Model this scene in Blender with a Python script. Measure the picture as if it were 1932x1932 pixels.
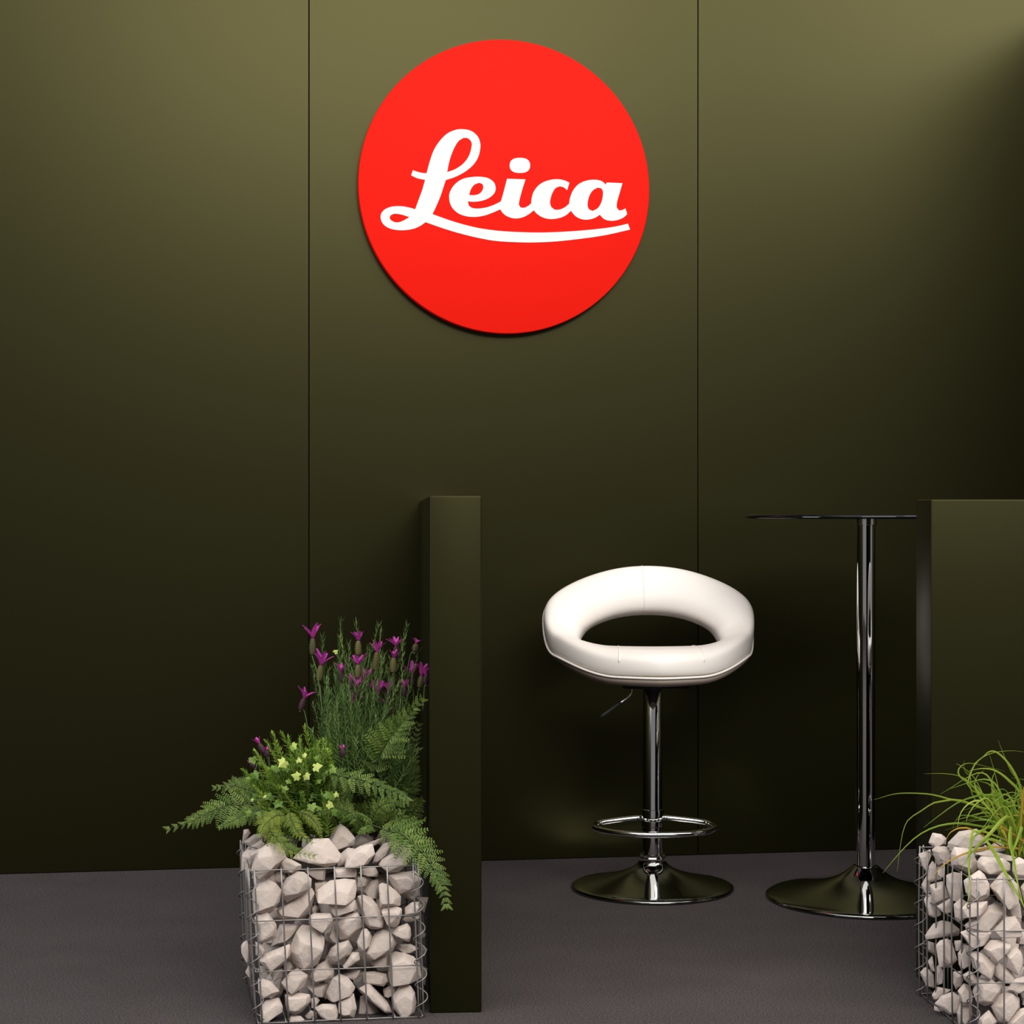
import bpy, bmesh, math, random
from mathutils import Vector, Matrix, Quaternion
from mathutils.geometry import tessellate_polygon

for o in list(bpy.data.objects):
    bpy.data.objects.remove(o, do_unlink=True)
SC = bpy.context.scene
COL = SC.collection
R = math.radians
rnd = random.Random(7)

# ------------------------------------------------------------------ camera
F, H = 3420.0, 1.05            # focal length in pixels of a 1932 px frame, eye height
cam = bpy.data.cameras.new('camera')
cam.sensor_width = 36.0
cam.lens = 36.0 * F / 1932.0
cam.clip_start = 0.05
cam_ob = bpy.data.objects.new('camera', cam)
cam_ob.location = (0, 0, H)
cam_ob.rotation_euler = (R(90), 0, 0)
COL.objects.link(cam_ob)
SC.camera = cam_ob

# ------------------------------------------------------------------ world, lamps, exposure
SC.view_settings.view_transform = 'Standard'
SC.view_settings.look = 'None'
SC.view_settings.gamma = 1.0
SC.view_settings.use_curve_mapping = False
SC.view_settings.exposure = 0.0
world = bpy.data.worlds.new('hall')
SC.world = world
world.use_nodes = True
bg = world.node_tree.nodes['Background']
bg.inputs[0].default_value = (0.95, 0.93, 0.95, 1)
bg.inputs[1].default_value = 0.21

def area(name, loc, target, sx, sy, power, color):
    l = bpy.data.lights.new(name, 'AREA')
    l.shape = 'RECTANGLE'
    l.size, l.size_y = sx, sy
    l.energy = power
    l.color = color
    o = bpy.data.objects.new(name, l)
    o.location = loc
    d = Vector(target) - Vector(loc)
    o.rotation_euler = d.to_track_quat('-Z', 'Y').to_euler()
    COL.objects.link(o)
    return o

# the bright roof of the exhibition hall, and the daylight of its open side on the left
area('hall_ceiling_lamp', (0.6, -0.4, 5.6), (0.6, -0.39, 0), 9.0, 7.0, 600, (1.0, 0.97, 0.92))
area('front_fill_light', (1.1, -1.2, 4.2), (0.3, 5.3, 0.8), 3.6, 1.2, 165, (1.0, 0.96, 0.90))  # added frontal fill for seat, sign and upper wall, not a known fixture
area('right_fill_light', (3.9, 2.0, 3.9), (1.2, 5.6, 2.0), 2.4, 1.2, 80, (1.0, 0.97, 0.92))  # fill light added to brighten the top right of the back wall
area('hall_daylight', (-6.5, 1.2, 3.4), (-0.6, 3.9, 0.4), 2.5, 2.5, 190, (0.85, 0.92, 1.0))

# ------------------------------------------------------------------ helpers
KY = F / 2817.0     # depths below are noted in a survey unit of KY metres

def px(x, y, Y):
    """The point at depth Y seen at pixel x, y of the 1932 px frame."""
    Y = Y * KY
    return Vector(((x - 966.0) / F * Y, Y, H - (y - 966.0) / F * Y))

def floor_at(x, y):
    Y = F * H / (y - 966.0)
    return Vector(((x - 966.0) / F * Y, Y, 0))

def link(name, me, mat=None, parent=None):
    o = bpy.data.objects.new(name, me)
    COL.objects.link(o)
    if mat is not None and me is not None and len(me.materials) == 0:
        me.materials.append(mat)
    if parent is not None:
        o.parent = parent
    return o

def mesh(name, verts, faces, smooth=True):
    me = bpy.data.meshes.new(name)
    me.from_pydata([tuple(v) for v in verts], [], faces)
    me.update()
    if smooth:
        for p in me.polygons:
            p.use_smooth = True
    return me

def from_bm(name, bm, smooth_angle=None):
    bmesh.ops.recalc_face_normals(bm, faces=bm.faces)
    me = bpy.data.meshes.new(name)
    bm.to_mesh(me)
    bm.free()
    if smooth_angle is not None:
        for p in me.polygons:
            p.use_smooth = True
        me.set_sharp_from_angle(angle=R(smooth_angle))
    return me

def thing(name, label, cat, loc=(0, 0, 0), rz=0.0, group=None, kind=None):
    o = bpy.data.objects.new(name, None)
    o.empty_display_size = 0.05
    COL.objects.link(o)
    o.location = loc
    o.rotation_euler = (0, 0, rz)
    tag(o, label, cat, group, kind)
    return o

def tag(o, label=None, cat=None, group=None, kind=None):
    if label: o['label'] = label
    if cat: o['category'] = cat
    if group: o['group'] = group
    if kind: o['kind'] = kind
    return o

def catmull(pts, n):
    """n points evenly by parameter along a smooth curve through pts."""
    P = [Vector(p) for p in pts]
    P = [P[0] * 2 - P[1]] + P + [P[-1] * 2 - P[-2]]
    segs = len(P) - 3
    out = []
    for k in range(n):
        t = k / (n - 1) * segs
        i = min(int(t), segs - 1)
        u = t - i
        a, b, c, d = P[i], P[i + 1], P[i + 2], P[i + 3]
        out.append(0.5 * ((2 * b) + (c - a) * u + (2 * a - 5 * b + 4 * c - d) * u * u + (3 * b - a - 3 * c + d) * u ** 3))
    return out

def tube_data(path, rad, n=6, closed=False):
    P = [Vector(p) for p in path]
    m = len(P)
    rr = rad if isinstance(rad, (list, tuple)) else [rad] * m
    verts, faces = [], []
    prev = None
    for i in range(m):
        if closed:
            t = (P[(i + 1) % m] - P[i - 1])
        else:
            t = P[min(i + 1, m - 1)] - P[max(i - 1, 0)]
        t.normalize()
        if prev is None:
            ref = Vector((0, 0, 1)) if abs(t.z) < 0.9 else Vector((1, 0, 0))
            a = t.cross(ref).normalized()
        else:
            a = (prev - t * prev.dot(t)).normalized()
        prev = a
        b = t.cross(a)
        for k in range(n):
            w = 2 * math.pi * k / n
            verts.append(P[i] + (a * math.cos(w) + b * math.sin(w)) * rr[i])
    rings = m if closed else m - 1
    for i in range(rings):
        j = (i + 1) % m
        for k in range(n):
            q = (k + 1) % n
            faces.append((i * n + k, i * n + q, j * n + q, j * n + k))
    if not closed:
        faces.append(tuple(range(n))[::-1])
        faces.append(tuple((m - 1) * n + k for k in range(n)))
    return verts, faces

def tube(name, path, rad, mat, parent, n=6, closed=False):
    v, f = tube_data(path, rad, n, closed)
    return link(name, mesh(name, v, f), mat, parent)

def lathe(name, prof, mat, parent, n=96, sharp=35):
    verts, faces = [], []
    for r, z in prof:
        for k in range(n):
            w = 2 * math.pi * k / n
            verts.append((r * math.cos(w), r * math.sin(w), z))
    for i in range(len(prof) - 1):
        for k in range(n):
            q = (k + 1) % n
            faces.append((i * n + k, i * n + q, (i + 1) * n + q, (i + 1) * n + k))
    faces.append(tuple(range(n))[::-1])
    faces.append(tuple((len(prof) - 1) * n + k for k in range(n)))
    me = mesh(name, verts, faces)
    me.set_sharp_from_angle(angle=R(sharp))
    return link(name, me, mat, parent)

def box_bm(x0, x1, y0, y1, z0, z1, bev=0.0, seg=2):
    bm = bmesh.new()
    bmesh.ops.create_cube(bm, size=1.0)
    for v in bm.verts:
        v.co = Vector((x0 + (v.co.x + .5) * (x1 - x0), y0 + (v.co.y + .5) * (y1 - y0), z0 + (v.co.z + .5) * (z1 - z0)))
    if bev:
        bmesh.ops.bevel(bm, geom=bm.edges[:], offset=bev, segments=seg, affect='EDGES', profile=0.5)
    return bm

# ------------------------------------------------------------------ materials
def mat(name, color, rough=0.5, metal=0.0, spec=0.5, tint=None, bump=None, vary=0.0, coat=0.0, coat_rough=0.1, sheen=0.0):
    m = bpy.data.materials.new(name)
    m.use_nodes = True
    nt = m.node_tree
    b = nt.nodes['Principled BSDF']
    b.inputs['Base Color'].default_value = (*color, 1)
    b.inputs['Roughness'].default_value = rough
    b.inputs['Metallic'].default_value = metal
    b.inputs['Specular IOR Level'].default_value = spec
    if tint: b.inputs['Specular Tint'].default_value = (*tint, 1)
    b.inputs['Coat Weight'].default_value = coat
    b.inputs['Coat Roughness'].default_value = coat_rough
    b.inputs['Sheen Weight'].default_value = sheen
    tc = nt.nodes.new('ShaderNodeTexCoord')
    if vary:
        oi = nt.nodes.new('ShaderNodeObjectInfo')
        hs = nt.nodes.new('ShaderNodeHueSaturation')
        hs.inputs['Color'].default_value = (*color, 1)
        mp = nt.nodes.new('ShaderNodeMapRange')
        mp.inputs[3].default_value = 1 - vary
        mp.inputs[4].default_value = 1 + vary
        nt.links.new(oi.outputs['Random'], mp.inputs[0])
        nt.links.new(mp.outputs[0], hs.inputs['Value'])
        nt.links.new(hs.outputs[0], b.inputs['Base Color'])
    if bump:
        sc, st, dist = bump
        n = nt.nodes.new('ShaderNodeTexNoise')
        n.inputs['Scale'].default_value = sc
        n.inputs['Detail'].default_value = 5
        bp = nt.nodes.new('ShaderNodeBump')
        bp.inputs['Strength'].default_value = st
        bp.inputs['Distance'].default_value = dist
        nt.links.new(tc.outputs['Object'], n.inputs['Vector'])
        nt.links.new(n.outputs['Fac'], bp.inputs['Height'])
        nt.links.new(bp.outputs[0], b.inputs['Normal'])
    return m

def leaf_mat(name, c1, c2, trans=0.3, rough=0.5):
    m = bpy.data.materials.new(name)
    m.use_nodes = True
    nt = m.node_tree
    b = nt.nodes['Principled BSDF']
    out = nt.nodes['Material Output']
    b.inputs['Roughness'].default_value = rough
    b.inputs['Specular IOR Level'].default_value = 0.3
    oi = nt.nodes.new('ShaderNodeObjectInfo')
    tc = nt.nodes.new('ShaderNodeTexCoord')
    n = nt.nodes.new('ShaderNodeTexNoise')
    n.inputs['Scale'].default_value = 9
    add = nt.nodes.new('ShaderNodeMath'); add.operation = 'ADD'
    sub = nt.nodes.new('ShaderNodeMath'); sub.operation = 'SUBTRACT'; sub.inputs[1].default_value = 0.5
    nt.links.new(tc.outputs['Object'], n.inputs['Vector'])
    nt.links.new(n.outputs['Fac'], add.inputs[0])
    nt.links.new(oi.outputs['Random'], add.inputs[1])
    nt.links.new(add.outputs[0], sub.inputs[0])
    cr = nt.nodes.new('ShaderNodeMix'); cr.data_type = 'RGBA'
    cr.inputs[6].default_value = (*c1, 1)
    cr.inputs[7].default_value = (*c2, 1)
    nt.links.new(sub.outputs[0], cr.inputs[0])
    nt.links.new(cr.outputs[2], b.inputs['Base Color'])
    tr = nt.nodes.new('ShaderNodeBsdfTranslucent')
    nt.links.new(cr.outputs[2], tr.inputs[0])
    mx = nt.nodes.new('ShaderNodeMixShader')
    mx.inputs[0].default_value = trans
    nt.links.new(b.outputs[0], mx.inputs[1])
    nt.links.new(tr.outputs[0], mx.inputs[2])
    nt.links.new(mx.outputs[0], out.inputs['Surface'])
    return m

M = {}
M['panel'] = mat('olive_laminate', (0.0020, 0.0020, 0.0002), 0.36, spec=0.5, tint=(1, .93, .40), bump=(900, 0.06, 0.0004))
M['divider'] = mat('olive_paint', (0.0062, 0.0064, 0.0020), 0.40, spec=0.30, tint=(1, .93, .40), bump=(900, 0.05, 0.0004))
M['backing'] = mat('dark_backing', (0.004, 0.004, 0.002), 0.9)
M['red'] = mat('red_enamel', (0.86, 0.013, 0.006), 0.55, spec=0.05, bump=(700, 0.05, 0.0004))
M['white_print'] = mat('white_vinyl', (0.88, 0.84, 0.82), 0.5)
M['leather'] = mat('white_leather', (0.90, 0.845, 0.80), 0.42, spec=0.45, bump=(260, 0.08, 0.001))
M['shell'] = mat('seat_underside', (0.42, 0.34, 0.29), 0.6)
M['chrome'] = mat('chrome', (0.80, 0.80, 0.80), 0.035, metal=1.0)
M['smoked_chrome'] = mat('black_chrome', (0.23, 0.23, 0.22), 0.05, metal=1.0)
M['steel'] = mat('brushed_steel', (0.95, 0.93, 0.90), 0.18, metal=1.0)
M['black_glass'] = mat('black_glass', (0.002, 0.002, 0.003), 0.06, spec=0.22)
M['rubber'] = mat('black_rubber', (0.01, 0.01, 0.01), 0.7)
M['stone'] = mat('limestone', (0.565, 0.480, 0.430), 0.9, spec=0.2, bump=(90, 0.5, 0.004), vary=0.12)
M['wire'] = mat('galvanised_wire', (0.27, 0.25, 0.24), 0.42, metal=0.6)
M['soil'] = mat('potting_soil', (0.018, 0.013, 0.009), 0.95, bump=(60, 0.8, 0.01))

def carpet():
    m = bpy.data.materials.new('grey_carpet')
    m.use_nodes = True
    nt = m.node_tree
    b = nt.nodes['Principled BSDF']
    b.inputs['Roughness'].default_value = 0.95
    b.inputs['Specular IOR Level'].default_value = 0.1
    tc = nt.nodes.new('ShaderNodeTexCoord')
    n1 = nt.nodes.new('ShaderNodeTexNoise'); n1.inputs['Scale'].default_value = 250; n1.inputs['Detail'].default_value = 3
    n2 = nt.nodes.new('ShaderNodeTexNoise'); n2.inputs['Scale'].default_value = 5; n2.inputs['Detail'].default_value = 4
    for n in (n1, n2):
        nt.links.new(tc.outputs['Object'], n.inputs['Vector'])
    r1 = nt.nodes.new('ShaderNodeValToRGB')
    r1.color_ramp.elements[0].position = 0.28; r1.color_ramp.elements[0].color = (0.022, 0.0185, 0.0190, 1)
    r1.color_ramp.elements[1].position = 0.72; r1.color_ramp.elements[1].color = (0.105, 0.090, 0.092, 1)
    nt.links.new(n1.outputs['Fac'], r1.inputs[0])
    mp = nt.nodes.new('ShaderNodeMapRange'); mp.inputs[3].default_value = 0.82; mp.inputs[4].default_value = 1.18
    nt.links.new(n2.outputs['Fac'], mp.inputs[0])
    hs = nt.nodes.new('ShaderNodeHueSaturation')
    nt.links.new(r1.outputs[0], hs.inputs['Color'])
    nt.links.new(mp.outputs[0], hs.inputs['Value'])
    nt.links.new(hs.outputs[0], b.inputs['Base Color'])
    bp = nt.nodes.new('ShaderNodeBump'); bp.inputs['Strength'].default_value = 0.6; bp.inputs['Distance'].default_value = 0.003
    nt.links.new(n1.outputs['Fac'], bp.inputs['Height'])
    nt.links.new(bp.outputs[0], b.inputs['Normal'])
    return m
M['carpet'] = carpet()
M['fern'] = leaf_mat('fern_green', (0.068, 0.135, 0.016), (0.185, 0.270, 0.050))
M['fern_old'] = leaf_mat('fern_yellowing', (0.090, 0.165, 0.014), (0.240, 0.285, 0.032))
M['rachis'] = mat('fern_stalk', (0.05, 0.07, 0.02), 0.6)
M['lav_leaf'] = leaf_mat('lavender_leaf', (0.085, 0.165, 0.040), (0.210, 0.310, 0.090))
M['lav_leaf2'] = leaf_mat('lavender_low_leaf', (0.105, 0.220, 0.020), (0.280, 0.400, 0.060))
M['lav_stem'] = mat('lavender_stem', (0.10, 0.15, 0.05), 0.6)
M['spike_dark'] = mat('spike_dark', (0.035, 0.010, 0.016), 0.7, vary=0.3)
M['spike_green'] = mat('spike_green', (0.085, 0.075, 0.022), 0.7, vary=0.3)
M['bract'] = leaf_mat('purple_bract', (0.46, 0.050, 0.38), (0.68, 0.100, 0.46), 0.35)
M['ivy_pale'] = leaf_mat('ivy_pale', (0.34, 0.46, 0.08), (0.54, 0.60, 0.17), 0.2)
M['ivy_green'] = leaf_mat('ivy_green', (0.10, 0.20, 0.03), (0.20, 0.30, 0.05), 0.2)
M['blade'] = leaf_mat('grass_blade', (0.13, 0.24, 0.014), (0.33, 0.42, 0.05), 0.3)
M['blade_dry'] = leaf_mat('grass_blade_dry', (0.40, 0.24, 0.03), (0.55, 0.33, 0.05), 0.3)

# ------------------------------------------------------------------ setting: floor and walls
me = mesh('floor', [(-7, -7, 0), (7, -7, 0), (7, 6, 0), (-7, 6, 0)], [(0, 1, 2, 3)], False)
fl = link('floor', me, M['carpet'])
tag(fl, 'dark grey needle-felt carpet on the floor', 'floor', kind='structure')

WA, WB = floor_at(0, 1650), floor_at(1730, 1602)
TH = math.atan2(WB.y - WA.y, WB.x - WA.x)
WD = Vector((math.cos(TH), math.sin(TH), 0))        # along the back wall, to the right
WN = Vector((math.sin(TH), -math.cos(TH), 0))       # out of the wall, into the booth

def on_wall(x, y, off=0.0):
    """Where the ray through pixel x, y meets the plane `off` in front of the back wall; as (s, z) along the wall."""
    d = Vector(((x - 966.0) / F, 1.0, -(y - 966.0) / F))
    o = Vector((0, 0, H))
    p0 = WA + WN * off
    t = (p0 - o).dot(WN) / d.dot(WN)
    p = o + d * t
    return (p - p0).dot(WD), p.z

PT = 0.018
WZ = 3.0
wb = link('wall_back', from_bm('wall_back', box_bm(-2.2, 3.36, 0.0, 0.05, 0, WZ)), M['backing'])
wb.location = WA - WN * PT
wb.rotation_euler = (0, 0, TH)
tag(wb, 'dark olive green booth back wall made of tall flat panels', 'wall', kind='structure')
s1, s2 = on_wall(583, 600)[0], on_wall(1317, 600)[0]
pw = s2 - s1
seams = [s1 - 2 * pw, s1 - pw, s1, s2, s2 + pw]
edges = [-2.2] + [s for s in seams if -2.0 < s < 3.2] + [3.36]
for a, b in zip(edges[:-1], edges[1:]):
    g = 0.0013
    p = link('panel', from_bm('panel', box_bm(a + g, b - g, -PT, -0.0005, 0.002, WZ, 0.0008, 1), 30), M['panel'], wb)

# side wall of the booth at the right end of the back wall, just outside the picture
SR = on_wall(1932, 900)[0] + 0.16
wr = link('wall_right', from_bm('wall_right', box_bm(0, 0.05, -1.15, -0.002, 0, 2.66, 0.001, 1), 30), M['panel'])
wr.location = WA + WD * SR
wr.rotation_euler = (0, 0, TH)
tag(wr, 'dark olive green return wall closing the booth at the right', 'wall', kind='structure')

# ------------------------------------------------------------------ divider screens
def divider(name, corner, rz, wx, wy, h, label, m):
    o = link(name, from_bm(name, box_bm(0, wx, 0, wy, 0.0, h, 0.0034, 3), 30), m)
    o.location = corner
    o.rotation_euler = (0, 0, rz)
    tag(o, label, 'divider')
    return o
dl = floor_at(811, 1912)
DA = R(3.6)
ddir = Vector((-math.sin(DA), math.cos(DA), 0))
dlen = min((WA - c).dot(WN) / ddir.dot(WN) for c in (dl, dl + Vector((math.cos(DA), math.sin(DA), 0)) * 0.1085)) - 0.002
divider('divider_screen', dl, DA, 0.1085, dlen, 1.0845, 'dark green half-height divider seen end on, between lavender planter and white stool', M['divider'])
dr = floor_at(1757, 1871)
divider('divider_screen', dr, R(2.0), 1.0, 0.130, 1.0780, 'wide dark green half-height divider behind the grass planter at the bistro table', M['divider'])

# ------------------------------------------------------------------ round sign
SG = thing('round_sign', 'round red sign with white script lettering, mounted on the back wall', 'sign')
OFF = 0.034
cx_s, cz_s = on_wall(954, 352, OFF)
SG.location = WA + WD * cx_s + WN * OFF + Vector((0, 0, cz_s))
SG.rotation_euler = (0, 0, TH)
SRAD = (on_wall(1229, 352, OFF)[0] - on_wall(679, 352, OFF)[0]) / 2
prof = [(SRAD - 0.004, 0.030), (SRAD, 0.028), (SRAD, 0.005), (SRAD - 0.0015, 0.0015), (SRAD - 0.005, 0.0)]
d_ = lathe('disc', prof, M['red'], SG, 160, 40)
d_.rotation_euler = (R(-90), 0, 0)      # lathe axis z -> +y (towards the wall)

def smooth_closed(pts, n=7, corner=38):
    P = [Vector(p) for p in pts]
    m = len(P)
    out = []
    sharp = []
    for i in range(m):
        a, b = (P[i] - P[i - 1]), (P[(i + 1) % m] - P[i])
        sharp.append(math.degrees(a.angle(b)) > corner)
    for i in range(m):
        p0, p1 = P[i], P[(i + 1) % m]
        ch = p1 - p0
        def tang(k):
            if sharp[k]:
                return ch
            t = (P[(k + 1) % m] - P[k - 1])
            return t.normalized() * ch.length
        t0, t1 = tang(i), tang((i + 1) % m)
        for k in range(n):
            u = k / n
            out.append(p0 * (2 * u ** 3 - 3 * u * u + 1) + t0 * (u ** 3 - 2 * u * u + u) + p1 * (-2 * u ** 3 + 3 * u * u) + t1 * (u ** 3 - u * u))
    return out

def lettering(loops, label=None):
    LT = 0.0012
    conv = []
    for lp in loops:
        sm = smooth_closed([(x, y, 0) for x, y in lp])
        conv.append([Vector((on_wall(660 + p.x * .31056, 60 + p.y * .31056, OFF)[0] - cx_s,
                             on_wall(660 + p.x * .31056, 60 + p.y * .31056, OFF)[1] - cz_s, 0)) for p in sm])
    tris = tessellate_polygon(conv)
    flat = [p for c in conv for p in c]
    nv = len(flat)
    verts = [(p.x, -LT, p.y) for p in flat] + [(p.x, 0.0002, p.y) for p in flat]
    faces = [t for t in tris]
    base = 0
    for c in conv:
        k = len(c)
        for i in range(k):
            j = (i + 1) % k
            faces.append((base + i, base + j, nv + base + j, nv + base + i))
        base += k
    bm = bmesh.new()
    tmp = mesh('tmp', verts, faces, False)
    bm.from_mesh(tmp)
    o = link('lettering', from_bm('lettering', bm), M['white_print'], SG)
    if label: o['label'] = label

L_out = [(383,842),(372,872),(410,890),(457,900),(440,960),(420,1015),(397,1078),(360,1068),(310,1060),(260,1062),(220,1075),(193,1100),(187,1130),(200,1165),(235,1192),(290,1205),(340,1205),(390,1196),(430,1178),(460,1157),(560,1192),(650,1220),(760,1248),(880,1270),(1000,1278),(1120,1280),(1250,1274),(1400,1258),(1550,1236),(1702,1202),(1690,1166),(1600,1186),(1450,1204),(1300,1215),(1150,1220),(1000,1216),(880,1207),(760,1188),(620,1150),(502,1108),(525,1060),(550,1000),(570,940),(583,901),(640,882),(700,850),(750,808),(780,760),(793,700),(788,660),(770,628),(735,602),(685,592),(640,597),(590,620),(545,665),(510,720),(485,790),(466,860),(430,856)]
L_h1 = [(591,853),(640,835),(690,800),(725,750),(741,690),(736,665),(716,647),(690,645),(660,665),(630,715),(605,785)]
L_h2 = [(362,1126),(330,1145),(300,1157),(275,1157),(250,1145),(241,1130),(248,1115),(270,1106),(310,1110)]
E_out = [(603,1000),(612,965),(637,928),(680,897),(730,884),(790,881),(840,890),(875,915),(886,950),(878,980),(845,1010),(800,1027),(750,1033),(717,1030),(722,1055),(742,1070),(780,1074),(830,1067),(880,1050),(918,1030),(935,970),(955,893),(1067,897),(1050,950),(1031,1020),(1026,1050),(1037,1068),(1060,1069),(1085,1057),(1102,1042),(1104,1015),(1117,972),(1147,933),(1190,908),(1250,896),(1300,902),(1334,917),(1320,963),(1300,946),(1275,939),(1250,950),(1228,985),(1216,1035),(1222,1063),(1245,1082),(1275,1080),(1305,1067),(1332,1045),(1338,1008),(1357,963),(1391,925),(1440,904),(1490,899),(1530,908),(1555,929),(1560,916),(1656,920),(1640,975),(1622,1040),(1621,1068),(1635,1086),(1655,1083),(1674,1073),(1685,1108),(1660,1130),(1620,1145),(1580,1148),(1545,1138),(1518,1112),(1490,1130),(1450,1141),(1410,1139),(1372,1121),(1343,1088),(1312,1115),(1270,1132),(1215,1138),(1170,1127),(1137,1106),(1117,1085),(1085,1110),(1045,1129),(1000,1134),(957,1122),(930,1102),(914,1079),(870,1098),(820,1116),(760,1125),(700,1119),(650,1097),(614,1055)]
E_h1 = [(725,992),(735,958),(757,929),(785,918),(805,924),(811,942),(804,966),(785,985),(757,993)]
E_h2 = [(1444,1055),(1452,1005),(1474,966),(1505,947),(1529,952),(1538,975),(1530,1030),(1508,1070),(1475,1089),(1452,1079)]
DOT = [(1033 + 62 * math.copysign(abs(math.cos(a)) ** .82, math.cos(a)), 812 + 46 * math.copysign(abs(math.sin(a)) ** .82, math.sin(a))) for a in [2 * math.pi * k / 16 for k in range(16)]]
lettering([L_out, L_h1, L_h2], 'white capital L with its long underline swash')
lettering([E_out, E_h1, E_h2], 'white joined letters eica')
lettering([DOT], 'white dot of the letter i')

# ------------------------------------------------------------------ bar stool
ST = thing('bar_stool', 'white leather ring-back bar stool on chrome column, standing between the two dividers', 'stool', (0.392, 5.06, 0), R(1.0))
lathe('base', [(0.222, 0.0), (0.226, 0.002), (0.2266, 0.006), (0.224, 0.0095), (0.213, 0.0130), (0.195, 0.0165), (0.17, 0.0218), (0.14, 0.0285), (0.115, 0.0350), (0.095, 0.0413), (0.0845, 0.0452), (0.07, 0.0510), (0.056, 0.0585), (0.045, 0.0668), (0.0385, 0.0745), (0.0370, 0.0785)], M['smoked_chrome'], ST, 128, 50)
lathe('collar', [(0.0370, 0.078), (0.0378, 0.080), (0.0375, 0.0875), (0.0352, 0.0905), (0.0352, 0.0945), (0.0335, 0.096)], M['chrome'], ST, 64)
lathe('column', [(0.0282, 0.080), (0.0282, 0.5565), (0.0272, 0.558)], M['chrome'], ST, 64)
lathe('gas_piston', [(0.0175, 0.550), (0.0175, 0.575)], M['chrome'], ST, 32)
fr = thing('footrest', None, None)
fr.parent = ST
rz_ = 0.182
pts = []
for k in range(41):
    a = math.pi * k / 40
    pts.append(Vector((-0.167 * math.copysign(abs(math.cos(a)) ** 0.85, math.cos(a)), -0.05 - 0.140 * math.sin(a), rz_)))
arms_l = [Vector((-0.030, 0.004, rz_ + 0.014)), Vector((-0.075, 0.004, rz_ + 0.010)), Vector((-0.125, -0.004, rz_ + 0.005)), Vector((-0.156, -0.020, rz_ + 0.001))]
arms_r = [Vector((-p.x, p.y, p.z)) for p in arms_l][::-1]
path = catmull(arms_l + pts[2:-2] + arms_r, 110)
v_, f_ = tube_data(path, 0.0085, 12)
link('ring', mesh('ring', v_, f_), M['chrome'], fr)
lathe('sleeve', [(0.0284, 0.172), (0.0308, 0.174), (0.0308, 0.216), (0.0296, 0.221), (0.0284, 0.222)], M['chrome'], fr, 64)
tube('lever', catmull([(-0.066, -0.10, 0.578), (-0.066, -0.10, 0.560), (-0.074, -0.10, 0.545), (-0.100, -0.105, 0.527)], 16), 0.0032, M['chrome'], ST, 8)
tube('lever_grip', catmull([(-0.097, -0.1045, 0.529), (-0.125, -0.108, 0.509), (-0.153, -0.112, 0.490)], 8), [0.0045, 0.0050, 0.0052, 0.0052, 0.0052, 0.0052, 0.0050, 0.0035], M['rubber'], ST, 8)

Z0 = 0.633
def bend(x, s, n):
    """Flat seat pattern (x, s from the front edge, n off the surface) to stool space: flat seat, then curled up into the back."""
    y0, flat, rad, amax = -0.235, 0.245, 0.115, R(72)
    p = bend0(x, s, n, y0, flat, rad, amax)
    k = min(1.0, max(0.0, (SE - s) / SE)) ** .7
    q = max(0.0, abs(x) - 0.115)
    p.z += LIFT * q * q * k
    return p
LIFT = 2.5
def bend0(x, s, n, y0, flat, rad, amax):
    if s <= flat:
        return Vector((x, y0 + s, Z0 + n))
    a = (s - flat) / rad
    if a <= amax:
        return Vector((x, y0 + flat + (rad - n) * math.sin(a), Z0 + rad - (rad - n) * math.cos(a)))
    e = s - flat - rad * amax
    py = y0 + flat + rad * math.sin(amax) + e * math.cos(amax)
    pz = Z0 + rad - rad * math.cos(amax) + e * math.sin(amax)
    return Vector((x, py - n * math.sin(amax), pz + n * math.cos(amax)))

def sgnpow(v, p):
    return math.copysign(abs(v) ** p, v)
SE = 0.577
def outer(t):
    c, s = math.cos(t), math.sin(t)
    return 0.301 * sgnpow(c, 1.30 if s < 0 else 1.0), 0.380 + (0.380 if s < 0 else SE - 0.380) * sgnpow(s, 1.0 if s < 0 else .92)
def inner(t):
    c, s = math.cos(t), math.sin(t)
    return 0.196 * sgnpow(c, 0.92), 0.333 + (0.088 if s < 0 else 0.103) * sgnpow(s, 0.92)
def ringpt(t, a, n):
    xo, so = outer(t)
    xi, si = inner(t)
    return bend(xo + (xi - xo) * a, so + (si - so) * a, n)
NT, NP = 120, 32
def pad_xs(p):
    a = 0.5 - 0.5 * sgnpow(math.cos(p), 0.75)
    s = math.sin(p)
    return a, (0.048 * abs(s) ** 0.60 if s > 0 else -0.034 * abs(s) ** 0.5)
verts, faces = [], []
for i in range(NT):
    t = 2 * math.pi * i / NT
    for k in range(NP):
        a, n = pad_xs(2 * math.pi * k / NP)
        verts.append(ringpt(t, a, n))
for i in range(NT):
    j = (i + 1) % NT
    for k in range(NP):
        q = (k + 1) % NP
        faces.append((i * NP + k, i * NP + q, j * NP + q, j * NP + k))
seat = link('seat', mesh('seat', verts, faces), M['leather'], ST)
sub = seat.modifiers.new('smooth', 'SUBSURF'); sub.levels = 1; sub.render_levels = 1
tube('piping', [ringpt(2 * math.pi * i / 140, 0.012, -0.027) for i in range(140)], 0.0034, M['leather'], ST, 8, True)
for t in (R(93), R(-117), R(-60)):
    pts = []
    for k in range(25):
        a, n = pad_xs(0.12 + 2.75 * k / 24)
        pts.append(ringpt(t, a, n + 0.0003))
    tube('seam', pts, 0.0013, M['leather'], ST, 6)
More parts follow.
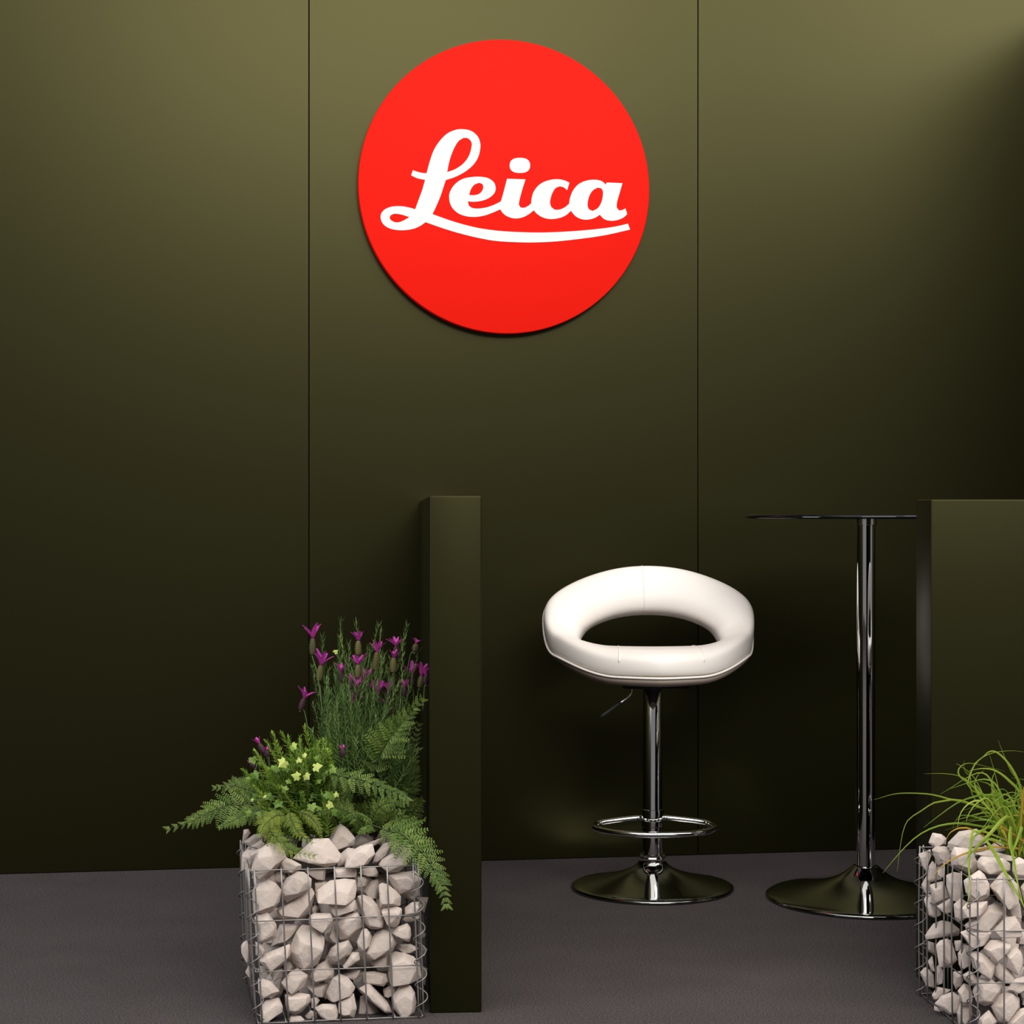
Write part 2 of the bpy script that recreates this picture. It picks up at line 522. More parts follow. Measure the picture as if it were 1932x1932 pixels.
# moulded shell under the padding
xs = [(0.015, -0.026), (0.030, -0.036), (0.075, -0.045), (0.22, -0.050), (0.5, -0.052), (0.72, -0.045), (0.9, -0.018)]
verts, faces = [], []
for i in range(NT):
    t = 2 * math.pi * i / NT
    fr_ = max(0.0, -math.sin(t)) ** 0.6
    for a, n in xs:
        verts.append(ringpt(t, a, n * (0.45 + 0.55 * fr_) - 0.004))
m_ = len(xs)
for i in range(NT):
    j = (i + 1) % NT
    for k in range(m_):
        q = (k + 1) % m_
        faces.append((i * m_ + k, i * m_ + q, j * m_ + q, j * m_ + k))
link('seat_shell', mesh('seat_shell', verts, faces), M['shell'], ST)
link('seat_plate', from_bm('seat_plate', box_bm(-0.09, 0.09, -0.13, 0.03, 0.568, 0.586, 0.004, 2), 30), M['rubber'], ST)

# ------------------------------------------------------------------ bistro table
TB = thing('bistro_table', 'tall bistro table with thin black glass top on a chrome column, beside the stool', 'table', (0.9615, 4.93, 0))
lathe('base', [(0.2655, 0.0), (0.2695, 0.002), (0.270, 0.006), (0.2675, 0.0095), (0.255, 0.0130), (0.24, 0.0158), (0.215, 0.0202), (0.175, 0.0275), (0.137, 0.0362), (0.11, 0.0436), (0.0894, 0.0512), (0.073, 0.0590), (0.059, 0.0680), (0.048, 0.0765), (0.0405, 0.0832), (0.0365, 0.0872), (0.034, 0.0885)], M['smoked_chrome'], TB, 128, 50)
lathe('column', [(0.0258, 0.080), (0.0258, 0.5165)], M['chrome'], TB, 64)
lathe('column_joint', [(0.0248, 0.5160), (0.0248, 0.5205)], M['chrome'], TB, 64)
lathe('column', [(0.0262, 0.5200), (0.0262, 1.0200)], M['chrome'], TB, 64)
lathe('top_collar', [(0.0285, 1.0145), (0.0295, 1.0155), (0.0295, 1.0315), (0.0285, 1.0325)], M['steel'], TB, 64)
lathe('tabletop', [(0.322, 1.0325), (0.3245, 1.0345), (0.3245, 1.0405), (0.322, 1.0430)], M['black_glass'], TB, 160, 50)

# second stool at the far side of the table: the dividers hide it, the table column mirrors it
def copy_tree(o, parent=None):
    c = o.copy()
    COL.objects.link(c)
    if parent is not None: c.parent = parent
    for ch in list(o.children):
        copy_tree(ch, c)
    return c
st2 = copy_tree(ST)
st2.location = (1.318, 4.525, 0)
st2.rotation_euler = (0, 0, R(-139))
st2['label'] = 'white stool hidden behind the right divider, mirrored as pale streak in the table column'
ST['group'] = st2['group'] = 'bar stools around the bistro table'

# ------------------------------------------------------------------ rocks
def rock_mesh(outline, dY, rg, name='stone'):
    """Angular stone: outline (x, z about its centre) at mid depth, smaller facets in front and behind, edges worn."""
    bm = bmesh.new()
    n = len(outline)
    cxo = (rg.uniform(-.14, .14), rg.uniform(-.22, .06))
    w = max(p[0] for p in outline) - min(p[0] for p in outline)
    h = max(p[1] for p in outline) - min(p[1] for p in outline)
    for (x, z) in outline:
        bm.verts.new((x * 1.03, rg.uniform(-.30, .30) * dY, z * 1.03))
    tiltx, tiltz = rg.uniform(-.30, .30), rg.uniform(-.45, .15)
    step = max(1, n // 5)
    for i in range(0, n, step):
        x, z = outline[i]
        s = rg.uniform(.42, .88)
        fx, fz = x * s + cxo[0] * w * .5, z * s + cxo[1] * h * .5
        yy = -dY * (.86 + rg.uniform(-.14, .10)) + (tiltx * fx / max(w, .01) - tiltz * fz / max(h, .01)) * dY
        bm.verts.new((fx, yy, fz))
    for i in range(0, n, step):
        x, z = outline[i]
        s = rg.uniform(.5, .8)
        bm.verts.new((x * s, dY * (.85 + rg.uniform(-.15, .1)), z * s))
    r = bmesh.ops.convex_hull(bm, input=bm.verts[:])
    dele = [e for e in r['geom_interior'] if isinstance(e, bmesh.types.BMVert)]
    if dele:
        bmesh.ops.delete(bm, geom=dele, context='VERTS')
    bmesh.ops.dissolve_limit(bm, angle_limit=R(17), verts=bm.verts[:], edges=bm.edges[:])
    bmesh.ops.bevel(bm, geom=bm.edges[:], offset=min(0.0019, 0.05 * min(w, h)), segments=2, affect='EDGES', clamp_overlap=True, profile=0.6)
    return from_bm(name, bm, 32)

def traced_stone(poly, ox, oy, sc, depth_fn, extra, parent, inv, thick=0.44):
    P = [(ox + u * sc, oy + v * sc) for u, v in poly]
    cx = sum(p[0] for p in P) / len(P)
    cy = sum(p[1] for p in P) / len(P)
    Y0 = depth_fn(cx)
    wpx = max(p[0] for p in P) - min(p[0] for p in P)
    hpx = max(p[1] for p in P) - min(p[1] for p in P)
    dY = max(0.011, min(0.036, thick * min(wpx, hpx) * Y0 / 2817))
    Y = Y0 + (dY * 0.98 + 0.004) / KY + extra
    c = px(cx, cy, Y)
    ol = [(px(a, b, Y).x - c.x, px(a, b, Y).z - c.z) for a, b in P]
    o = link('stone', rock_mesh(ol, dY, rnd), M['stone'], parent)
    o.location = inv @ c
    return o

SPARE = []
for k in range(9):
    n = rnd.randint(6, 9)
    ol = []
    for i in range(n):
        a = 2 * math.pi * (i + rnd.uniform(-.25, .25)) / n
        ol.append((math.cos(a) * rnd.uniform(.024, .036), math.sin(a) * rnd.uniform(.018, .030)))
    sm = rock_mesh(ol, rnd.uniform(.016, .026), rnd)
    sm.materials.append(M['stone'])
    SPARE.append(sm)

def lerp(a, b, t):
    return a + (b - a) * t

class Basket:
    """Gabion: bottom and top corners front-left, front-right, back-right, back-left in world space."""
    def __init__(self, bot, top, label, cat):
        self.b = [Vector(p) for p in bot]
        self.t = [Vector(p) for p in top]
        c = sum(self.b, Vector()) / 4
        self.root = thing('gabion_planter', label, cat, (c.x, c.y, 0))
        self.inv = Matrix.Translation((-c.x, -c.y, 0))
        for i in range(4):
            j = (i + 1) % 4
            self.panel(i, j)
        for i in range(4):
            self.spiral(i)
        self.floor_grid()
    def at(self, i, j, u, v):
        return lerp(lerp(self.b[i], self.b[j], u), lerp(self.t[i], self.t[j], u), v)
    def inside(self, u, w, v):
        return lerp(self.at(0, 1, u, v), self.at(3, 2, u, v), w)
    def panel(self, i, j):
        d = (self.b[j] - self.b[i]).normalized()
        nrm = Vector((d.y, -d.x, 0))
        for k in range(7):
            u = 0.022 + 0.956 * k / 6
            bow = rnd.uniform(-.001, .003)
            p = [self.inv @ (self.at(i, j, u, v) + nrm * (0.0035 + bow * math.sin(math.pi * v))) for v in (0.0, .17, .34, .5, .67, .84, 1.012)]
            tube('wire', p, 0.0018, M['wire'], self.root, 6)
        for v in (0.012, 0.345, 0.672, 0.998):
            p = [self.inv @ (self.at(i, j, u, v + rnd.uniform(-.003, .003)) + nrm * rnd.uniform(-.0006, .0012)) for u in [x / 6 for x in range(7)]]
            tube('wire', p, 0.0013, M['wire'], self.root, 6)
    def spiral(self, i):
        pts = []
        turns, nps = 6.2, 18
        tot = int(turns * nps)
        for k in range(tot + 1):
            v = 0.03 + 0.92 * k / tot
            c = lerp(self.b[i], self.t[i], v)
            a = 2 * math.pi * k / nps + 0.6 + i
            pts.append(self.inv @ (c + Vector((0.0125 * math.cos(a), 0.0125 * math.sin(a), 0))))
        tube('spiral_wire', pts, 0.0013, M['wire'], self.root, 6)
    def floor_grid(self):
        for k in range(1, 6):
            u = k / 6
            tube('wire', [self.inv @ (self.at(0, 1, u, .012)), self.inv @ (self.at(3, 2, u, .012))], 0.0016, M['wire'], self.root, 5)
    def fill(self, nu, nw, nv, wmin, umin, vmax, rg):
        for a in range(nu):
            for b in range(nw):
                for c in range(nv):
                    u = umin + (0.93 - umin) * (a + .5 + rg.uniform(-.2, .2)) / nu
                    w = wmin + (0.93 - wmin) * (b + .5 + rg.uniform(-.2, .2)) / nw
                    v = 0.05 + (vmax - .05) * (c + .5 + rg.uniform(-.2, .2)) / nv
                    o = link('stone', rg.choice(SPARE), None, self.root)
                    o.location = self.inv @ self.inside(u, w, v)
                    s = rg.uniform(.8, 1.08)
                    o.scale = (s, s, s)
                    o.rotation_euler = (rg.uniform(-.6, .6), rg.uniform(0, 6.28), rg.uniform(0, 6.28))
    def soil(self, v):
        nn = 14
        vs, fs = [], []
        for a in range(nn + 1):
            for b in range(nn + 1):
                u, w = .10 + .80 * a / nn, .30 + .60 * b / nn
                p = self.inside(u, w, v)
                k = math.sin(math.pi * a / nn) * math.sin(math.pi * b / nn)
                p.z += 0.03 * k + rnd.uniform(-.006, .006)
                vs.append(self.inv @ p)
        for a in range(nn):
            for b in range(nn):
                i = a * (nn + 1) + b
                fs.append((i, i + nn + 1, i + nn + 2, i + 1))
        o = link('soil', mesh('soil', vs, fs), M['soil'], self.root)

# ---- left basket
fl_b, fr_b = floor_at(488, 1934), floor_at(797, 1921)
zt = 0.3165
bl_b, br_b = Vector((-0.588, 4.04, 0)), Vector((-0.240, 4.088, 0))
top = [px(473, 1643, fl_b.y / KY), px(786, 1632, fr_b.y / KY), Vector((-0.250, 4.088, zt)), Vector((-0.602, 4.04, zt))]
GL = Basket([fl_b, fr_b, br_b, bl_b], top, 'wire basket of pale rubble stones planted with lavender and ferns', 'planter')
def left_front(x):
    t = (x - 480) / (791 - 480)
    return (fl_b.y + (fr_b.y - fl_b.y) * t) / KY
S = 0.10352
A, B_, C_, D_, E_, F_ = (445, 1620), (630, 1620), (445, 1772), (630, 1772), (445, 1520), (630, 1520)
FR, MD = 0.0, 0.034
left = [
 (A, FR, [(340,480),(610,380),(740,440),(835,570),(800,780),(640,990),(430,1000),(330,960),(300,640)]),
 (A, FR, [(840,470),(930,340),(1120,235),(1240,250),(1380,370),(1370,520),(1240,660),(930,800),(860,720),(830,560)]),
 (A, .020, [(740,930),(830,860),(1000,770),(1240,680),(1380,520),(1440,620),(1400,840),(1360,1000),(1180,1100),(860,1110),(760,1050)]),
 (A, FR, [(330,1080),(420,1000),(580,970),(680,1120),(740,1220),(740,1440),(580,1520),(450,1530),(370,1400)]),
 (A, MD, [(800,1200),(1120,1180),(1140,1260),(1050,1420),(900,1530),(640,1600),(760,1420)]),
 (A, MD, [(300,240),(680,200),(740,420),(560,400),(330,480)]),
 (A, MD, [(660,320),(760,240),(900,250),(930,340),(830,480),(740,400)]),
 (A, MD, [(1250,200),(1640,170),(1620,400),(1480,390),(1300,280)]),
 (A, MD, [(1440,440),(1560,410),(1660,420),(1600,560),(1450,600)]),
 (B_, FR, [(-340,650),(-290,560),(-80,410),(0,385),(190,360),(390,390),(410,560),(390,690),(320,790),(190,810),(0,800),(-210,800),(-300,760)]),
 (B_, .008, [(-100,810),(0,820),(230,830),(390,740),(420,920),(290,960),(80,1050),(0,1040),(-70,970)]),
 (A, FR, [(1330,1060),(1420,1000),(1720,1000),(1770,1100),(1740,1220),(1620,1330),(1480,1290),(1340,1200)]),
 (A, FR, [(1190,1230),(1330,1240),(1480,1310),(1610,1440),(1615,1560),(1580,1700),(1500,1900),(1350,2000),(1200,2010),(1050,1890),(980,1660),(1030,1500),(1110,1330)]),
 (A, MD, [(1390,880),(1460,840),(1520,900),(1470,1000),(1390,990)]),
 (A, MD, [(1690,1380),(1770,1260),(1860,1400),(1870,1540),(1760,1490)]),
 (B_, MD, [(430,340),(560,330),(610,400),(590,500),(480,530),(420,500)]),
 (B_, MD, [(440,270),(520,180),(750,150),(810,260),(790,330),(620,310)]),
 (B_, MD, [(520,590),(690,390),(800,380),(830,480),(810,740),(660,680)]),
 (B_, FR, [(820,470),(880,430),(980,470),(1130,580),(1220,690),(1210,860),(930,860),(840,890),(810,760)]),
 (B_, FR, [(430,680),(530,660),(690,730),(800,850),(840,1000),(920,1120),(890,1240),(780,1300),(660,1270),(560,1170),(500,1040),(440,860)]),
 (B_, FR, [(860,930),(930,850),(1130,860),(1240,900),(1240,1010),(1190,1180),(1120,1260),(990,1230),(900,1060)]),
 (B_, .004, [(960,270),(1130,240),(1340,230),(1480,230),(1590,370),(1560,520),(1400,560),(1200,640),(1120,560),(1000,400)]),
 (B_, MD, [(1180,600),(1400,540),(1560,530),(1570,650),(1430,770),(1260,690)]),
 (B_, FR, [(1290,900),(1420,790),(1560,790),(1600,870),(1560,1000),(1420,1060),(1290,1030)]),
 (B_, MD, [(1240,1110),(1290,1060),(1560,1040),(1550,1090),(1420,1150),(1290,1150)]),
 (B_, FR, [(1060,1350),(1160,1240),(1340,1170),(1400,1260),(1410,1400),(1370,1540),(1180,1450)]),
 (B_, .006, [(150,1060),(230,1000),(440,970),(500,1100),(510,1250),(440,1320),(270,1490),(100,1480),(40,1220),(60,1130)]),
 (B_, FR, [(420,1500),(520,1280),(600,1270),(660,1340),(690,1420),(650,1600),(560,1680),(450,1640)]),
 (B_, FR, [(690,1440),(770,1330),(880,1290),(1000,1310),(1110,1420),(1140,1560),(1080,1680),(950,1750),(700,1850),(590,1840),(550,1710),(660,1580)]),
 (B_, .16, [(1570,700),(1720,710),(1690,870),(1660,1050),(1590,980),(1600,870)]),
 (B_, .12, [(1540,1190),(1680,1370),(1590,1470),(1540,1400)]),
 (C_, .10, [(130,60),(200,10),(270,100),(300,300),(240,430),(170,370),(100,190),(90,120)]),
 (C_, .010, [(360,40),(470,80),(530,200),(500,280),(430,330),(360,290)]),
 (C_, FR, [(420,380),(530,260),(810,170),(990,80),(990,300),(840,470),(660,580),(540,500)]),
 (C_, MD, [(870,450),(940,370),(1020,390),(1080,510),(980,600),(890,600)]),
 (C_, MD, [(630,640),(760,560),(850,540),(850,680),(690,780)]),
 (C_, FR, [(830,780),(980,640),(980,600),(1120,530),(1250,620),(1320,640),(1250,850),(1140,950),(1030,970),(890,910)]),
 (C_, .018, [(1310,720),(1370,600),(1500,450),(1680,370),(1790,580),(1780,720),(1400,810)]),
 (C_, FR, [(400,720),(500,710),(640,760),(800,940),(690,1040),(470,1070),(420,900)]),
 (C_, FR, [(450,1230),(540,1120),(780,1070),(860,1220),(850,1320),(640,1460),(500,1530),(440,1440)]),
 (C_, FR, [(900,1000),(1060,970),(1230,1000),(1350,1010),(1360,1150),(1200,1330),(1090,1370),(940,1330),(900,1200)]),
 (C_, MD, [(1270,860),(1400,820),(1690,780),(1640,970),(1610,1050),(1500,1040),(1370,940)]),
 (D_, FR, [(-140,960),(-20,700),(100,640),(260,690),(340,780),(390,870),(360,960),(80,1080),(-60,1120),(-120,1080)]),
 (C_, .020, [(1260,1390),(1360,1290),(1480,1330),(1500,1480),(1330,1520)]),
 (C_, .008, [(950,1480),(1010,1390),(1180,1400),(1270,1490),(1200,1530),(950,1530)]),
 (C_, FR, [(1430,1250),(1570,1180),(1820,1180),(1870,1320),(1860,1450),(1740,1480),(1590,1460),(1500,1380)]),
 (C_, MD, [(1370,1080),(1480,1040),(1530,1120),(1460,1220),(1370,1240)]),
 (C_, .10, [(200,520),(250,450),(300,560),(280,690),(200,640),(170,590)]),
 (C_, MD, [(390,560),(450,480),(560,520),(620,620),(440,630)]),
 (D_, FR, [(40,90),(170,40),(270,10),(340,180),(300,280),(160,370),(40,460),(-60,440),(-100,300),(-60,170)]),
 (D_, .004, [(150,490),(330,240),(460,230),(480,370),(330,480),(200,545)]),
 (D_, MD, [(130,650),(480,560),(470,680),(370,740),(250,690)]),
 (D_, .022, [(660,400),(800,340),(960,290),(970,500),(760,520),(680,460)]),
 (D_, .022, [(530,600),(730,590),(950,640),(980,760),(910,860),(690,800),(540,790)]),
 (D_, .004, [(1010,290),(1110,240),(1290,240),(1450,320),(1560,450),(1590,720),(1450,800),(1200,760),(1040,820),(990,640),(1010,480)]),
 (D_, MD, [(1130,170),(1200,90),(1400,90),(1540,170),(1420,250),(1280,230)]),
 (D_, FR, [(460,880),(640,810),(760,950),(900,1060),(1010,1200),(1060,1350),(980,1370),(760,1200),(560,1040)]),
 (D_, FR, [(1060,1060),(1170,980),(1240,800),(1400,840),(1480,960),(1500,1150),(1470,1320),(1330,1410),(1250,1420),(1080,1240)]),
 (D_, MD, [(890,920),(1010,850),(1180,850),(1150,990),(990,1080),(910,1040)]),
 (D_, FR, [(90,1110),(360,990),(390,1130),(420,1260),(360,1450),(170,1460),(90,1320)]),
 (D_, MD, [(430,1300),(480,1040),(640,1020),(720,1200),(830,1340),(640,1440),(430,1450)]),
 (D_, .09, [(1560,1180),(1700,1180),(1700,1260),(1640,1380),(1550,1350)]),
 (D_, .15, [(1590,470),(1710,530),(1670,850),(1610,760)]),
 (D_, .12, [(1600,130),(1710,170),(1670,320),(1570,290)]),
 (E_, .10, [(100,940),(130,850),(220,800),(270,850),(400,830),(380,950),(280,1130),(230,1200),(100,1180)]),
 (E_, FR, [(420,800),(620,660),(760,740),(880,830),(920,940),(800,1000),(770,1120),(640,1290),(420,1340),(280,1190),(300,1080)]),
 (E_, .012, [(770,990),(870,910),(1000,970),(1200,1070),(1190,1140),(1060,1240),(830,1220)]),
 (E_, .012, [(1040,950),(1150,890),(1420,610),(1540,640),(1690,600),(1750,750),(1920,910),(1870,1020),(1800,1090),(1640,1130),(1280,1070)]),
 (F_, .075, [(-70,560),(0,430),(120,320),(250,430),(390,580),(370,720),(110,830),(0,790),(-60,680)]),
 (E_, .17, [(140,660),(330,520),(480,500),(500,560),(260,760)]),
 (E_, .25, [(140,440),(230,430),(270,500),(150,660),(130,760),(110,700)]),
 (E_, .13, [(260,750),(500,590),(560,690),(420,800)]),
 (F_, FR, [(200,1100),(240,870),(480,740),(700,700),(750,880),(620,1060),(420,1110)]),
 (F_, .10, [(500,720),(780,610),(900,570),(870,680),(700,760)]),
 (F_, .055, [(700,1060),(760,860),(900,700),(1080,640),(1120,660),(1000,870),(860,960),(780,1080)]),
 (F_, .004, [(810,1070),(880,970),(1050,870),(1220,780),(1310,900),(1330,1070),(1180,1200),(1000,1220),(880,1140)]),
 (F_, .05, [(90,900),(250,770),(390,780),(230,900),(200,1090),(60,1100),(100,960)]),
 (F_, .018, [(0,1150),(390,1130),(420,1230),(400,1300),(0,1310)]),
]
for (o0, ex, poly) in left:
    traced_stone(poly, o0[0], o0[1], S, left_front, ex, GL.root, GL.inv)
GL.fill(5, 4, 5, 0.34, 0.06, 0.88, random.Random(3))
rg = random.Random(12)
for k in range(10):     # the stones of the back and side rims
    o = link('stone', rg.choice(SPARE), None, GL.root)
    o.location = GL.inv @ (GL.inside(.10 + .80 * k / 5 if k < 6 else (.08, .92)[k % 2], .88 if k < 6 else .40 + .22 * (k // 8), .95) + Vector((0, 0, rg.uniform(0, .015))))
    o.rotation_euler = (rg.uniform(-.5, .5), rg.uniform(0, 6.28), rg.uniform(-.5, .5))
GL.soil(0.90)

# ---- right basket
bot = [(0.920, 3.615, 0), (1.255, 3.632, 0), (1.23, 3.957, 0), (0.887, 3.938, 0)]
top = [(0.920, 3.615, .3175), (1.255, 3.632, .3175), (1.23, 3.957, .320), (0.887, 3.938, .322)]
GR = Basket(bot, top, 'wire basket of pale rubble stones planted with long green grass', 'planter')
def right_face(x):
    k = (x - 966) / 2817
    Yl = (0.887 + 3.25 * 0.1209) / (k + 0.1209)
    return max(2.979, Yl)
S2 = 0.11387
G_, H_ = (1712, 1560), (1712, 1746)
right = [
 (G_, .02, [(345,260),(420,100),(560,120),(650,190),(640,300),(560,330),(440,350)]),
 (G_, -.01, [(180,450),(380,370),(400,470),(360,580),(300,720),(230,630)]),
 (G_, .0, [(400,380),(470,320),(640,330),(720,420),(760,500),(640,590),(500,640),(430,500)]),
 (G_, .10, [(680,270),(860,80),(1140,30),(1180,130),(1300,220),(1260,330),(1000,290),(800,390),(720,410)]),
 (G_, .0, [(720,440),(770,330),(1000,350),(1080,420),(1140,560),(1150,700),(1060,780),(900,710),(730,640),(760,530)]),
 (G_, .02, [(1160,580),(1230,490),(1330,510),(1440,520),(1580,520),(1700,600),(1700,720),(1560,790),(1340,790),(1170,690)]),
 (G_, .08, [(1110,440),(1350,390),(1600,430),(1800,500),(1740,560),(1500,540),(1300,520)]),
 (G_, .02, [(1740,560),(1850,500),(1960,560),(1980,860),(1800,870),(1740,740)]),
 (G_, .0, [(350,650),(420,560),(470,640),(470,840),(560,860),(380,920),(330,880)]),
 (G_, .01, [(500,650),(620,600),(620,790),(560,830),(480,780)]),
 (G_, .0, [(640,800),(760,750),(900,770),(920,1160),(800,1220),(700,1170),(640,980)]),
 (G_, .0, [(230,960),(320,800),(390,940),(420,1080),(280,1090)]),
 (G_, .0, [(370,970),(470,920),(600,900),(640,1000),(690,1180),(580,1290),(440,1290),(420,1080)]),
 (G_, .0, [(930,890),(1050,810),(1200,720),(1290,800),(1370,960),(1360,1150),(1250,1220),(1060,1230),(960,1080)]),
 (G_, .0, [(1370,990),(1560,760),(1620,750),(1720,830),(1830,960),(1860,1240),(1740,1340),(1620,1310),(1500,1190)]),
 (G_, .0, [(270,1210),(340,1120),(440,1120),(440,1300),(560,1440),(420,1500),(340,1460)]),
 (G_, .01, [(490,1320),(620,1280),(700,1180),(770,1230),(740,1420),(600,1430)]),
 (G_, .0, [(760,1280),(890,1180),(900,1290),(1040,1290),(1080,1450),(930,1560),(840,1590),(780,1500)]),
 (G_, .0, [(900,1340),(980,1260),(1120,1300),(1330,1230),(1320,1380),(1210,1490),(1080,1470),(930,1520)]),
 (G_, .006, [(950,1620),(1210,1490),(1340,1290),(1470,1280),(1610,1360),(1600,1470),(1420,1600),(1400,1700),(1290,1800),(1000,1780)]),
 (H_, .0, [(1430,60),(1620,-130),(1780,-160),(1860,-30),(1870,150),(1600,210),(1470,160)]),
 (G_, .0, [(1880,1000),(1960,900),(2050,1000),(2000,1240),(1930,1240)]),
 (G_, .03, [(1640,1320),(1860,1260),(1880,1500),(1780,1450),(1640,1480)]),
 (H_, .0, [(330,100),(430,-20),(560,-90),(720,-60),(860,60),(850,170),(640,190),(420,230),(310,230),(290,170)]),
 (H_, .0, [(510,500),(470,330),(540,250),(640,210),(740,260),(770,400),(820,560),(780,640),(700,690),(520,690)]),
 (H_, .01, [(340,260),(440,290),(470,480),(420,460),(340,430)]),
 (H_, .02, [(770,250),(890,240),(900,390),(800,420)]),
 (H_, .0, [(830,460),(900,400),(930,310),(1070,350),(1070,440),(1040,660),(960,690),(900,740),(850,640)]),
 (H_, .0, [(870,110),(1010,60),(1120,130),(1240,80),(1390,100),(1370,190),(1290,320),(1190,360),(1050,350),(950,230)]),
 (H_, .0, [(1040,470),(1120,420),(1240,460),(1460,640),(1450,780),(1400,880),(1280,850),(1090,700)]),
 (H_, .0, [(1250,370),(1380,250),(1560,240),(1720,300),(1640,400),(1500,560),(1430,590),(1260,430)]),
 (H_, .0, [(1640,490),(1790,340),(1880,430),(1930,600),(1880,720),(1810,820),(1640,680)]),
 (H_, .006, [(1460,640),(1500,600),(1730,760),(1770,870),(1740,980),(1580,960),(1460,840)]),
 (H_, -.006, [(210,780),(300,690),(420,770),(440,1030),(310,1010),(250,900)]),
 (H_, .01, [(340,600),(420,500),(450,760),(390,740)]),
 (H_, .005, [(470,700),(520,660),(590,740),(580,960),(500,990),(470,900)]),
 (H_, .02, [(760,770),(900,760),(920,900),(870,1000),(800,1060),(760,960)]),
 (H_, .0, [(920,820),(1030,740),(1140,840),(1180,960),(1060,1010),(940,900)]),
 (H_, .0, [(1090,1100),(1180,880),(1400,900),(1560,1020),(1560,1130),(1420,1280),(1290,1330),(1140,1270)]),
 (H_, -.004, [(830,1080),(940,960),(1040,1000),(1080,1120),(1060,1250),(960,1300),(880,1240)]),
 (H_, .0, [(450,1300),(560,1160),(740,1090),(870,1170),(870,1320),(820,1440),(700,1490),(560,1400)]),
 (H_, .0, [(400,1150),(490,1010),(720,1060),(640,1110),(460,1230),(430,1220)]),
 (H_, .01, [(450,1340),(560,1410),(740,1500),(820,1500),(560,1570),(450,1540)]),
 (H_, .0, [(820,1440),(880,1260),(1060,1280),(1080,1500),(940,1640),(850,1640)]),
 (H_, .0, [(1380,1330),(1500,1170),(1640,1090),(1740,1090),(1850,1200),(1850,1350),(1620,1620),(1500,1600)]),
 (H_, .0, [(1190,1540),(1350,1400),(1500,1600),(1400,1700),(1180,1680)]),
 (H_, .0, [(1700,970),(1780,880),(1980,840),(1980,1080),(1820,1110),(1640,1060)]),
 (H_, .0, [(1640,1600),(1860,1380),(1990,1350),(1990,1700),(1640,1700)]),
 (H_, .03, [(1850,40),(1990,100),(1990,330),(1800,300)]),
]
for (o0, ex, poly) in right:
    traced_stone(poly, o0[0], o0[1], S2, right_face, ex, GR.root, GR.inv, 0.40)
rg = random.Random(5)
GR.fill(4, 3, 5, 0.34, 0.30, 0.88, rg)
# stones of the front face beyond the right edge of the picture
for k in range(16):
    o = link('stone', rg.choice(SPARE), None, GR.root)
    o.location = GR.inv @ GR.inside(.66 + .08 * (k % 4), .10, .10 + .22 * (k // 4))
    o.rotation_euler = (rg.uniform(-.5, .5), rg.uniform(0, 6.28), rg.uniform(-.5, .5))
for k in range(9):      # loose stones along the back and right rim, round the grass
    o = link('stone', rg.choice(SPARE), None, GR.root)
    o.location = GR.inv @ (GR.inside(.30 + .62 * min(k, 4) / 4 if k < 5 else .90, .84 if k < 5 else .16 + .17 * (k - 5), .97) + Vector((0, 0, rg.uniform(0, .02))))
    o.rotation_euler = (rg.uniform(-.5, .5), rg.uniform(0, 6.28), rg.uniform(-.5, .5))
GR.soil(0.94)

# ------------------------------------------------------------------ plants
def orient(xa, na):
    """Matrix whose x axis is xa and whose z axis is near na."""
    x = Vector(xa).normalized()
    z = (Vector(na) - x * Vector(na).dot(x)).normalized()
    y = z.cross(x)
    return Matrix((x, y, z)).transposed()

def place(name, me, parent, inv, loc, rot, scale):
    o = link(name, me, None, parent)
    m = inv @ (Matrix.Translation(loc) @ rot.to_4x4() @ Matrix.Diagonal((*scale, 1)))
    o.matrix_local = m
    return o

# fern pinna: midrib along +x of length 1, pairs of rounded pinnules
def pinna_mesh(seed):
    rg = random.Random(seed)
    vs, fs = [], []
    n = 8
    for i in range(n):
        t = (i + .35) / n
        L = 0.25 * (1 - t) ** 0.75 + 0.05
        w = 0.048 * (1 - .45 * t)
        for sd in (-1, 1):
            a = R(62 - 14 * t + rg.uniform(-7, 7))
            d = Vector((math.cos(a), sd * math.sin(a), 0))
            q = Vector((-d.y, d.x, 0))
            b = Vector((t, 0, -0.10 * t * t))
            zt_ = rg.uniform(-.05, .01)
            k = len(vs)
            vs += [b, b + d * L * .35 + q * w + Vector((0, 0, .008)), b + d * L * .8 + q * w * .75 + Vector((0, 0, zt_ * .6)), b + d * L + Vector((0, 0, zt_)),
                   b + d * L * .8 - q * w * .75 + Vector((0, 0, zt_ * .6)), b + d * L * .35 - q * w + Vector((0, 0, .008)), b + d * L * .5 + Vector((0, 0, -.012))]
            fs += [(k, k + 6, k + 1), (k + 1, k + 6, k + 2), (k + 2, k + 6, k + 3), (k + 3, k + 6, k + 4), (k + 4, k + 6, k + 5), (k + 5, k + 6, k)]
    k = len(vs)
    vs += [Vector((0, -.012, .003)), Vector((0, .012, .003)), Vector((.5, .008, -.022)), Vector((.5, -.008, -.022)), Vector((1.04, 0, -.108))]
    fs += [(k, k + 3, k + 2, k + 1), (k + 3, k + 4, k + 2)]
    return vs, fs
PIN = {}
for key in ('fern', 'fern_old'):
    PIN[key] = []
    for s in range(4):
        v, f = pinna_mesh(s + 11)
        me = mesh('pinna', v, f)
        me.materials.append(M[key])
        PIN[key].append(me)

